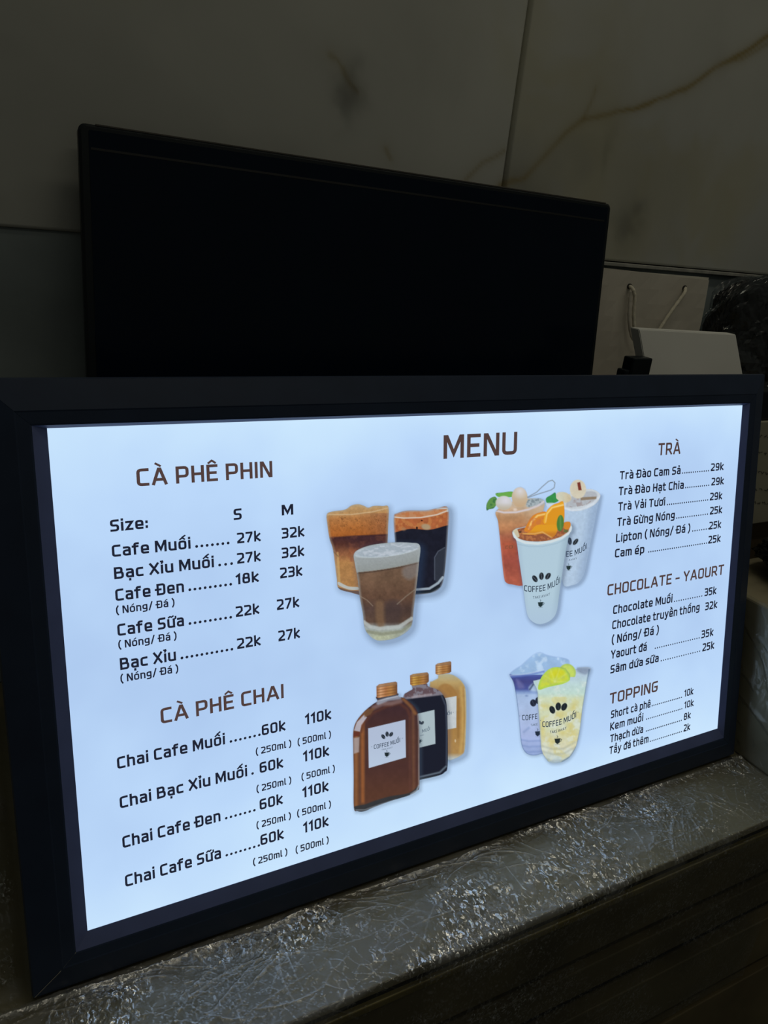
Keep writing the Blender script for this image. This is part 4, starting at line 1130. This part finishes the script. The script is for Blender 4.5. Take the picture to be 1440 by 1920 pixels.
P.tint(s2 * P.line([(728, 545), (745, 460), (800, 395), (915, 368)], 9, 3), (250, 214, 120), .95); P.tint(s2 * P.line([(720, 560), (735, 455), (790, 385), (915, 348)], 8, 2), (244, 170, 30), .9)
P.put(P.poly([(930, 550), (985, 545), (992, 590), (960, 625), (925, 610)]), (218, 132, 34))
s3 = P.poly([(480, 665), (560, 655), (640, 580), (750, 575), (845, 580), (850, 650), (800, 705), (720, 665), (600, 680)]); P.put(s3, (234, 156, 24)); P.tint(s3 * np.clip((P.Y - 630) / 40, 0, 1), (196, 110, 36), .7)
P.tint(P.line([(500, 668), (620, 668), (700, 650), (790, 705)], 5, 3), (240, 190, 110), .8)
P.put(P.ell(885, 558, 36, 84, 4), (74, 130, 54)); P.tint(P.line([(885, 490), (890, 620)], 5, 4), (120, 160, 84), .7); P.put(P.ell(942, 640, 24, 16, 0, 2), (86, 110, 60), .8)
P.tint(P.ell(468, 650, 14, 8), (70, 50, 40))
P.noisy(.05, .06, 3) if False else None
P.beans([(622, 1135, -32), (690, 1108, 2), (758, 1108, 34)], 24, 38, (34, 40, 48)); P.cupicon(680, 1402, 27, (34, 52, 56))
P.build(); P.text('COFFEE MUỐI', [(510, 1262), (706, 1262), (882, 1178)], 62, K_soft, .15); P.text('TAKE AWAY', [(600, 1342), (690, 1332), (778, 1304)], 26, K_faint, .16)

g4 = (930, 1200, 200 / 1440.)
# --- blue cup
P = Pic('printed_cup', *g4, (110, 130, 1010, 1640), 1, 'printed cup of blue iced drink, behind the lime drink')
ice = [(195, 455), (260, 390), (340, 340), (470, 225), (580, 165), (680, 200), (790, 225), (900, 240), (985, 280), (960, 400), (800, 450), (500, 480), (300, 490)]
body = [(185, 480), (215, 455), (500, 440), (800, 420), (780, 700), (700, 1500), (620, 1530), (530, 1555), (440, 1545), (375, 1490), (335, 1370), (305, 1050), (270, 760), (232, 570)]
d = P.sdf(body)
P.shadow(P.sdf([(x + 8, y + 10) for x, y in body]), 0, 46, .35, SHCOL)
k = P.poly(ice, True, 3); P.put(k, (146, 184, 228)); P.tint(k * np.clip((P.n(.012, 5, 4) - .5) * 6, 0, 1), (178, 208, 240), .9); P.tint(k * np.clip((P.n(.014, 15, 4) - .6) * 8, 0, 1), (110, 148, 206), .8)
P.tint(P.poly([(810, 310), (830, 260), (960, 260), (985, 300), (900, 330)], True, 4), (108, 136, 170), .6)
P.put(P.m(d), (156, 180, 224))
P.tint(1, P.grad([(400, (120, 150, 214)), (500, (64, 76, 156)), (560, (66, 70, 138)), (660, (72, 86, 164)), (700, (120, 150, 208)), (740, (160, 188, 230)), (1000, (164, 186, 226)), (1300, (160, 178, 226)), (1520, (140, 164, 216))], P.Y + .0 * P.X) , 1.0)
P.tint(k * (P.Y < 470), (146, 184, 228)); P.tint(k * (P.Y < 470) * np.clip((P.n(.012, 5, 4) - .5) * 6, 0, 1), (178, 208, 240), .9)
P.tint(P.poly([(270, 530), (330, 560), (380, 640), (300, 650)], True, 6), (110, 112, 176), .7); P.tint(P.poly([(440, 640), (520, 570), (600, 560), (600, 680), (480, 690)], True, 5), (176, 206, 230), .8); P.tint(P.line([(455, 665), (500, 600)], 10, 3), (44, 62, 96), .8)
P.tint(P.line([(200, 495), (330, 480), (460, 462), (640, 425)], 14, 3), (96, 124, 204), .7); P.tint(P.line([(190, 478), (330, 466), (500, 440), (640, 400)], 6, 3), (190, 212, 240), .7)
for yy in (1345, 1420, 1490): P.tint(P.line([(330, yy), (440, yy + 20), (620, yy + 12)], 6, 5), (112, 138, 196), .7)
P.tint(np.clip(1 + d / 14, 0, 1) * (P.Y > 500), (74, 104, 150), .6)
P.noisy(.05, .012, 4)
P.tint(P.line([(375, 1240), (440, 1185)], 8, 6), (110, 136, 190), .6); P.tint(P.ell(410, 752, 16, 10, 0, 3), (100, 124, 180), .7)
P.beans([(500, 848, -10), (570, 815, 0)], 42, 48, (34, 42, 62), (70, 84, 110)); P.cupicon(560, 1262, 36, (34, 46, 66))
P.build(); P.text('COFFE', [(350, 1080), (455, 1078), (556, 1060)], 72, K_soft, .15); P.text('TAKE', [(465, 1162), (510, 1158), (560, 1148)], 30, K_faint, .16); P.text('*', [(312, 1050), (318, 1050), (324, 1049)], 50, K_faint)
# --- lime cup
P = Pic('printed_cup', *g4, (480, 290, 1370, 1720), 3, 'printed cup of creamy drink topped with lime slices')
body = [(500, 560), (540, 540), (700, 500), (1060, 400), (1100, 370), (1270, 375), (1235, 520), (1200, 720), (1160, 960), (1128, 1220), (1080, 1430), (1000, 1570), (900, 1640), (800, 1662), (710, 1645), (645, 1560), (605, 1440), (585, 1150), (562, 850), (552, 680)]
d = P.sdf(body)
P.shadow(P.sdf([(x + 10, y + 12) for x, y in body]), 0, 46, .4, SHCOL)
P.put(P.m(d), (204, 214, 184))
P.tint(1, P.grad([(380, (168, 190, 214)), (480, (176, 202, 220)), (600, (184, 214, 214)), (720, (188, 218, 206)), (790, (204, 216, 180)), (1200, (206, 212, 172)), (1450, (214, 212, 176)), (1600, (190, 208, 206)), (1650, (170, 194, 216))]))
P.tint(P.poly([(1090, 372), (1265, 382), (1210, 460), (1110, 430)], True, 5), (124, 142, 170), .8)
for (cx, cy, rx, ry, rot) in ((650, 895, 52, 24, 0), (1045, 900, 34, 70, 20), (850, 1030, 50, 34, -30), (680, 1080, 60, 34, -10), (1000, 1160, 30, 50, 10), (620, 1240, 20, 46, 0), (1030, 1310, 26, 60, 25), (760, 1370, 60, 22, -10), (900, 1250, 40, 26, 0)):
    P.tint(P.ell(cx, cy, rx, ry, rot, 14), (214, 196, 96), .75)
P.tint(np.clip((P.n(.01, 7, 4) - .52) * 6, 0, 1) * (P.Y > 760), (214, 204, 130), .6)
P.tint(np.clip((P.n(.012, 17, 4) - .52) * 6, 0, 1) * (P.Y > 560), (212, 224, 216), .6)
for yy in (1430, 1500, 1590): P.tint(P.line([(620, yy), (760, yy + 40), (900, yy + 34), (1060, yy - 50)], 6, 6), (150, 160, 148), .55)
P.tint(P.line([(1255, 400), (1215, 640), (1170, 920), (1138, 1200), (1088, 1430), (1000, 1572), (890, 1640)], 9, 3), (78, 108, 144), .75)
P.tint(P.line([(645, 1570), (710, 1640), (800, 1655), (900, 1640)], 6, 4), (120, 146, 160), .6)
P.tint(P.line([(560, 700), (590, 1150), (606, 1440)], 6, 4), (150, 178, 186), .6)
k = P.ell(955, 440, 118, 122, 0, 2) * (P.Y < 500); P.put(k, (176, 206, 92)); P.tint(P.ell(955, 440, 96, 100, 0, 3) * k, (196, 220, 90))
pts = [(565, 660), (572, 590), (620, 480), (720, 385), (830, 362), (920, 390), (980, 460), (990, 540), (900, 590), (800, 612), (680, 640), (600, 668)]
k = P.poly(pts); P.put(k, (180, 214, 70)); d2 = P.sdf(pts)
P.tint(np.clip(-d2 / 18 - 1, 0, 1), (204, 218, 56)); P.tint(np.clip(-d2 / 18 - 1, 0, 1) * np.clip((P.n(.02, 8) - .5) * 5, 0, 1), (190, 206, 84), .7)
P.tint(P.poly([(740, 420), (880, 400), (920, 440), (880, 480), (740, 500)], True, 8), (216, 216, 30), .8)
for a in (-150, -110, -70, -35, 0): P.tint(P.line([(790, 560), (790 + 190 * math.cos(math.radians(a)), 560 + 190 * math.sin(math.radians(a)))], 3, 5) * k, (216, 228, 130), .5)
P.tint(P.line([(840, 362), (930, 385), (985, 460), (990, 500)], 6, 3), (128, 158, 90), .6)
P.noisy(.04, .03, 6)
P.beans([(755, 940, -22), (836, 895, 2), (916, 900, 26)], 37, 54, (30, 38, 44), (60, 74, 80)); P.cupicon(825, 1362, 40, (36, 46, 46))
P.build(); P.text('COFFEE MUỐI', [(620, 1172), (850, 1146), (1078, 1040)], 78, K_soft, .16); P.text('TAKE AWAY', [(722, 1258), (835, 1240), (944, 1200)], 36, K_soft, .17)
P.text('*', [(592, 1115), (598, 1114), (604, 1112)], 50, K_faint); P.text('*', [(1096, 1000), (1102, 998), (1108, 996)], 50, K_faint)

# ---------------------------------------------------------------- switched-off display behind
s_ = 0.74 / 0.86
T0 = np.array([0.15233856, 1.12764662, 0.06602564]) * s_
TX = np.array([0.99854402, -0.05145394, -0.01619687]); TY = np.array([0.02381372, 0.15166499, 0.98814505]); TN = np.cross(TX, TY)
TM = Matrix(((TX[0], TY[0], TN[0], T0[0]), (TX[1], TY[1], TN[1], T0[1]), (TX[2], TY[2], TN[2], T0[2]), (0, 0, 0, 1)))
TW, TH = 0.74, 0.424
tv = thing('switched_off_display', 'large black switched-off display with rounded corner behind the lit menu', 'screen', tuple(T0 + TX * TW / 2 - TY * TH))


def on_tv(o):
    o.parent = tv; o.matrix_parent_inverse = Matrix.Translation(-Vector(tv.location)) @ TM; return o


def rrect(x0, y0, x1, y1, r, n=6):
    P_ = []
    for cx, cy, a in ((x1 - r, y1 - r, 0), (x0 + r, y1 - r, 90), (x0 + r, y0 + r, 180), (x1 - r, y0 + r, 270)):
        for k in range(n + 1):
            t = math.radians(a + 90 * k / n); P_.append((cx + r * math.cos(t), cy + r * math.sin(t)))
    return P_


def rr_solid(name, rings, m):
    n = len(rings[0][0]); V = []; F = []
    for pts, z in rings: V += [(x, y, z) for x, y in pts]
    for i in range(len(rings) - 1):
        for k in range(n): F.append((i * n + k, i * n + (k + 1) % n, (i + 1) * n + (k + 1) % n, (i + 1) * n + k))
    F.append(tuple(range(n))[::-1]); F.append(tuple(range((len(rings) - 1) * n, len(rings) * n)))
    return obj(name, V, F, m)


on_tv(rr_solid('housing', [(rrect(0.0015, -TH + .0015, TW - .0015, -.0015, .006), -0.018), (rrect(0, -TH, TW, 0, .0075), -0.0165), (rrect(0, -TH, TW, 0, .0075), -0.003), (rrect(.003, -TH + .003, TW - .003, -.003, .006), 0.0)], M_tvbody))
on_tv(rr_solid('glass_screen', [(rrect(.010, -TH + .016, TW - .007, -.006, .002), -0.001), (rrect(.0105, -TH + .0165, TW - .0075, -.0065, .002), 0.0006)], M_tvglass))
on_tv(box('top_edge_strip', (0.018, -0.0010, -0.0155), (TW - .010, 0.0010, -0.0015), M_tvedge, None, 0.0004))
M_refl = mat('reflection_tone', (0.006, 0.007, 0.009), 0.5, 0, 0.5)
on_tv(box('reflection_streak', (0.012, -0.0262, 0.0004), (TW - .012, -0.0238, 0.0009), M_refl))  # thin lighter strip built in place of a lamp reflection on the glass

# ---------------------------------------------------------------- white paper bag with rope handles
BY = 0.945


def bagpt(x, y, Y=BY): return at_y(x, y, Y)


bagroot = thing('paper_bag', 'white paper carrier bag with rope handles, right of the dark display', 'bag', (1.0, BY + 0.04, -0.381))
tl = bagpt(1120, 510); trp = bagpt(1337, 519)
zt_ = tl[2] * 0.5 + trp[2] * 0.5
xl, xr = trp[0] - 0.275, trp[0]
# body: open top gusseted sack, walls a few millimetres thick in folds
V = []; F = []
ZB = -0.381
nz_, nx_ = 14, 12
for side, Yb in ((0, BY), (1, BY + 0.045)):
    for i in range(nz_ + 1):
        for k in range(nx_ + 1):
            t = i / nz_; z = ZB + (zt_ - ZB) * t + 0.003 * (k / nx_ - .5) * -2
            xx = xl + (xr - xl) * k / nx_ + 0.006 * (1 - t)
            yy = Yb + (0.006 if side == 0 else -0.010) * t ** 2 + 0.0015 * math.sin(k * 1.3 + i * .7)
            V.append((xx, yy, z))
W1 = nx_ + 1; off = (nz_ + 1) * W1
for s2_ in (0, off):
    for i in range(nz_):
        for k in range(nx_):
            q = (s2_ + i * W1 + k, s2_ + i * W1 + k + 1, s2_ + (i + 1) * W1 + k + 1, s2_ + (i + 1) * W1 + k)
            F.append(q if s2_ == 0 else q[::-1])
for i in range(nz_):
    a, b_ = i * W1, (i + 1) * W1; F.append((a, b_, off + b_, off + a))
    a, b_ = i * W1 + nx_, (i + 1) * W1 + nx_; F.append((a, off + a, off + b_, b_))
for k in range(nx_): F.append((k, off + k, off + k + 1, k + 1))
bagbody = obj('bag_body', V, F, M_paper)
sm = bagbody.modifiers.new('thick', 'SOLIDIFY'); sm.thickness = 0.0012
hemf = box('folded_hem', (xl + .0005, BY + .0075, zt_ - 0.0030), (xr - .0005, BY + .0095, zt_ + 0.0012), mat('bag_hem', (0.72, 0.70, 0.62), .8, 0, .2))


def tube(name, pts, r, m, n=8, closed=False):
    P_ = [Vector(p) for p in pts]
    # smooth
    Q = []
    for i in range(len(P_) - 1):
        p0 = P_[max(0, i - 1)]; p1 = P_[i]; p2 = P_[i + 1]; p3 = P_[min(len(P_) - 1, i + 2)]
        for k in range(6):
            t = k / 6; Q.append(0.5 * ((2 * p1) + (p2 - p0) * t + (2 * p0 - 5 * p1 + 4 * p2 - p3) * t * t + (-p0 + 3 * p1 - 3 * p2 + p3) * t ** 3))
    Q.append(P_[-1]); V = []; F = []
    up = Vector((0, 1, 0.1)).normalized()
    for i, p in enumerate(Q):
        d_ = (Q[min(i + 1, len(Q) - 1)] - Q[max(i - 1, 0)]).normalized(); a = d_.cross(up).normalized(); b__ = d_.cross(a)
        rr = r * (1 + 0.12 * math.sin(i * 2.1))
        for k in range(n):
            t = 2 * math.pi * k / n; V.append(p + a * math.cos(t) * rr + b__ * math.sin(t) * rr)
    for i in range(len(Q) - 1):
        for k in range(n): F.append((i * n + k, i * n + (k + 1) % n, (i + 1) * n + (k + 1) % n, (i + 1) * n + k))
    F.append(tuple(range(n))[::-1]); F.append(tuple(range((len(Q) - 1) * n, len(Q) * n)))
    return obj(name, V, F, m, None, True)


YH = BY - 0.004
h1 = [bagpt(*p) for p in ()]
hp = lambda x, y, o=0.0: tuple(bagpt(x, y, YH - o))
rope = tube('rope_handle', [hp(1181, 537, -.008), hp(1187, 543, .002), hp(1190, 560, .004), hp(1188, 590, .006), hp(1190, 620, .008), hp(1197, 645, .01), hp(1210, 655, .012), hp(1222, 640, .010), hp(1240, 612, .008), hp(1260, 582, .006), hp(1276, 560, .004), hp(1284, 548, .002), hp(1285, 540, -.008)], 0.0028, M_rope)
rope_b = tube('rope_handle', [hp(1183, 545, .0), hp(1180, 570, .001), hp(1179, 600, .002), hp(1183, 628, .003), hp(1190, 640, .005), hp(1200, 650, .006)], 0.0022, M_paper)
eyes = []
for (x, y) in ((1181, 537), (1284, 540)):
    c = bagpt(x, y, BY + 0.0045); n = 12; V = []
    for rr, dy in ((0.0042, 0), (0.0042, 0.003)):
        V += [(c[0] + rr * math.cos(2 * math.pi * k / n), c[1] + dy - .001, c[2] + rr * math.sin(2 * math.pi * k / n)) for k in range(n)]
    F = [tuple(range(n)), tuple(range(n, 2 * n))[::-1]] + [(k, (k + 1) % n, n + (k + 1) % n, n + k) for k in range(n)]
    eyes.append(obj('eyelet', V, F, M_hole))
adopt(bagroot, bagbody, hemf, rope, rope_b, *eyes)

# ---------------------------------------------------------------- white card box leaning in front of the bag
CY = 0.80
q = [at_y(1198, 617, CY + .0), at_y(1380, 627, CY), at_y(1393, 702, CY - .012), at_y(1213, 702, CY - .012)]
q = [np.array(v) for v in q]
dn = (q[3] - q[0]) / np.linalg.norm(q[3] - q[0]); 
full = (-.381 - q[0][2]) / dn[2]
b0, b1 = q[0] + dn * full, q[1] + (q[2] - q[1]) / np.linalg.norm(q[2] - q[1]) * ((-.381 - q[1][2]) / ((q[2] - q[1]) / np.linalg.norm(q[2] - q[1]))[2])
nrm = np.cross(q[1] - q[0], q[3] - q[0]); nrm /= np.linalg.norm(nrm)
if nrm[1] < 0: nrm = -nrm
th = 0.018
V = [q[0], q[1], b1, b0]; back = [v + np.array([0, th, 0]) for v in V]
back = [v.copy() for v in back]
V = V + back
bm = bmesh.new(); vs = [bm.verts.new(tuple(v)) for v in V]
for f in ((0, 3, 2, 1), (4, 5, 6, 7), (0, 1, 5, 4), (1, 2, 6, 5), (2, 3, 7, 6), (3, 0, 4, 7)): bm.faces.new([vs[i] for i in f])
bmesh.ops.recalc_face_normals(bm, faces=bm.faces); bmesh.ops.bevel(bm, geom=bm.edges[:], offset=0.0012, segments=2, affect='EDGES')
cb = thing('card_box', 'plain white flat card box in front of the paper bag', 'box', tuple((b0 + b1) / 2))
cbb = bm_obj('box_body', bm, M_card)
ln = obj('lid_seam', [q[0] + [0.002, -.0006, -.004], q[1] + [-.002, -.0006, -.004], q[1] + [-.002, -.0006, -.0046], q[0] + [0.002, -.0006, -.0046]], [(0, 3, 2, 1)], mat('seam_grey', (.5, .5, .47), .8))
adopt(cb, cbb, ln)

# dark block between the bag and the card box
dk = [at_y(1160, 690, .79), at_y(1214, 668, .79)]
pb = thing('black_holder', 'small black holder left of the white card box', 'holder', (dk[0][0] + .02, .79, -.381))
x0_, x1_ = dk[0][0], dk[1][0] - .004
adopt(pb, box('holder_body', (x0_ + .010, .775, -.381), (x1_, .795, dk[1][2]), M_tvbody, None, .002),
      box('holder_step', (x0_, .777, -.381), (x0_ + .0098, .793, dk[0][2]), M_tvbody, None, .002))


# ---------------------------------------------------------------- crumpled black bags on the right
def crumpled_blob(name, c, r, seed, m, sub=5, amp=.18):
    bm = bmesh.new(); bmesh.ops.create_icosphere(bm, subdivisions=sub, radius=1)
    rnd = np.random.RandomState(seed)
    co = np.array([v.co for v in bm.verts])
    pl = rnd.normal(size=(46, 3)); pl /= np.linalg.norm(pl, axis=1)[:, None]; off = rnd.uniform(.62, .98, 46)
    # convex facets plus creases
    s = np.min(np.where(co @ pl.T > .15, off / np.maximum(co @ pl.T, .15), 9), axis=1)
    w = rnd.normal(size=(3, 3)) * 5
    cr = sum(np.abs(np.sin(co @ (rnd.normal(size=3) * f) + rnd.uniform(0, 6))) / f for f in (4, 7, 11, 17, 27, 40)) * amp
    co2 = co * np.minimum(s, 1.05)[:, None] * (1 - cr)[:, None]
    co2 *= np.array(r) ; co2 += np.array(c)
    for v, p in zip(bm.verts, co2): v.co = p
    return bm_obj(name, bm, m, None, False)


rb = thing('black_plastic_bag', 'shiny crumpled black plastic bag right of the paper bag', 'bag', (1.37, .945, -.381))


def wrapped_sack(name, m, grow, seed):
    bm = bmesh.new(); bmesh.ops.create_icosphere(bm, subdivisions=6, radius=1)
    co = np.array([v.co for v in bm.verts]); co /= (np.abs(co) ** 6).sum(1)[:, None] ** (1 / 6)
    c = np.array([1.387, .940, -.206]); r = np.array([.240, .040, .180]) + grow
    p = co * r + c
    h = crumple(p[:, 0] * 1.6 + p[:, 1] * 2, p[:, 2] * 1.6 + p[:, 1] * 2, seed)
    p = p - co * (h * .030)[:, None] * np.array([1, .8, 1])
    p[:, 2] = np.maximum(p[:, 2], -.3805)
    for v, q_ in zip(bm.verts, p): v.co = q_
    return bm_obj(name, bm, m, None, False)


bb = wrapped_sack('bag_body', M_blackbag, 0, 5)
fr = wrapped_sack('clear_wrap', film_mat('bag_film', .05, .10, .003, .9, 40), .004, 12)
adopt(rb, bb, fr)

# wrapped carton at the right end of the sign
XC = 0.900
wc = thing('wrapped_carton', 'grey carton wrapped in clear film beside the right end of the menu', 'carton', (XC + .2, .50, ZC + .001))
ca = box('carton_body', (XC + .004, .415, ZC + .001), (XC + .40, .66, -.432), M_carton, None, .003)


def wrap_face():
    st = .0022
    y = np.arange(.405, .668, st); z = np.arange(ZC + .001, -.425, st)
    Yg, Zg = np.meshgrid(y, z)
    h = crumple(Yg * 1.4, Zg, 17)
    fold = 0; rnd = random.Random(3)
    for i in range(14):
        a = rnd.uniform(.2, 1.2); cy, cz = rnd.uniform(.42, .6), rnd.uniform(-.64, -.45); t = (Yg - cy) * math.cos(a) + (Zg - cz) * math.sin(a); n_ = -(Yg - cy) * math.sin(a) + (Zg - cz) * math.cos(a)
        fold = fold + .003 * np.exp(-np.abs(n_) / .0016) * np.exp(-(t / .05) ** 4)
    X = XC + .002 - .0052 * h - fold * .7
    V = np.stack([X, Yg, Zg], -1)
    return grid_obj('film_wrap', V[:, ::-1], film_mat('carton_film', .04, .15, .04, .5, 60), None, False)




def wrap_front():
    x = np.arange(XC - .001, XC + .402, .003); z = np.arange(ZC + .003, -.427, .003)
    Xg, Zg = np.meshgrid(x, z); h = crumple(Xg * 1.3, Zg, 23)
    V = np.stack([Xg, .4135 - .0050 * h, Zg], -1)
    return grid_obj('film_wrap', V, bpy.data.materials['carton_film'], None, False)


adopt(wc, ca, wrap_face(), wrap_front())
blk = crumpled_blob('black_wrap_bundle', (XC + .165, .585, -.392), (.17, .085, .046), 8, M_blackbag, 5, .25)
V = np.array([v.co for v in blk.data.vertices]); V[:, 2] = np.maximum(V[:, 2], -.4315); blk.data.vertices.foreach_set('co', V.ravel().astype(np.float32))
tag(blk, 'low crumpled black plastic bundle on top of the wrapped carton', 'plastic bundle')

# pale printed carton peeking out beside the frame
pc = thing('printed_carton', 'pale box with rows of small dark print, behind the right edge of the sign', 'box', (1.06, .70, -.381))
ptl = at_y(1402, 792, .672); pbl = at_y(1392, 962, .672)
M_dull = mat('dull_print', (.10, .10, .085), .8)
M_pale = mat('pale_board', (0.42, 0.40, 0.31), .7, 0, .2, .1, 9)
pcb = box('box_body', (ptl[0] - .012, .672, -.381 - .0), (ptl[0] + .24, .698, ptl[2]), M_pale, None, .0015)
rnd = random.Random(7); rows_ = []
for (yy, xs) in ((815, 1400), (848, 1406), (884, 1402), (915, 1396), (940, 1394)):
    x = xs; V, F = [], []
    while x < 1470:
        w = rnd.uniform(3, 8)
        pts = []
        for k in range(5):
            p = at_y(x + w * k / 4, yy + (x - xs) * .10 + rnd.uniform(-2.4, 2.4), .672); pts.append((p[0], p[2]))
        vv, ff = [], []; ribbon(pts, .0012, vv, ff); b0_ = len(V)
        V += [(a, .6716, b_) for a, b_ in vv]; F += [tuple(b0_ + i for i in f) for f in ff]
        x += w + rnd.uniform(2, 5)
    rows_.append(obj('printed_row', V, F, M_dull))
adopt(pc, pcb, *rows_)
dkb = box('black_case', (ptl[0] - .002, .675, ptl[2] + .0008), (ptl[0] + .24, .698, ptl[2] + .043), M_tvbody, None, .003)
tag(dkb, 'black case lying on the pale printed box', 'case')
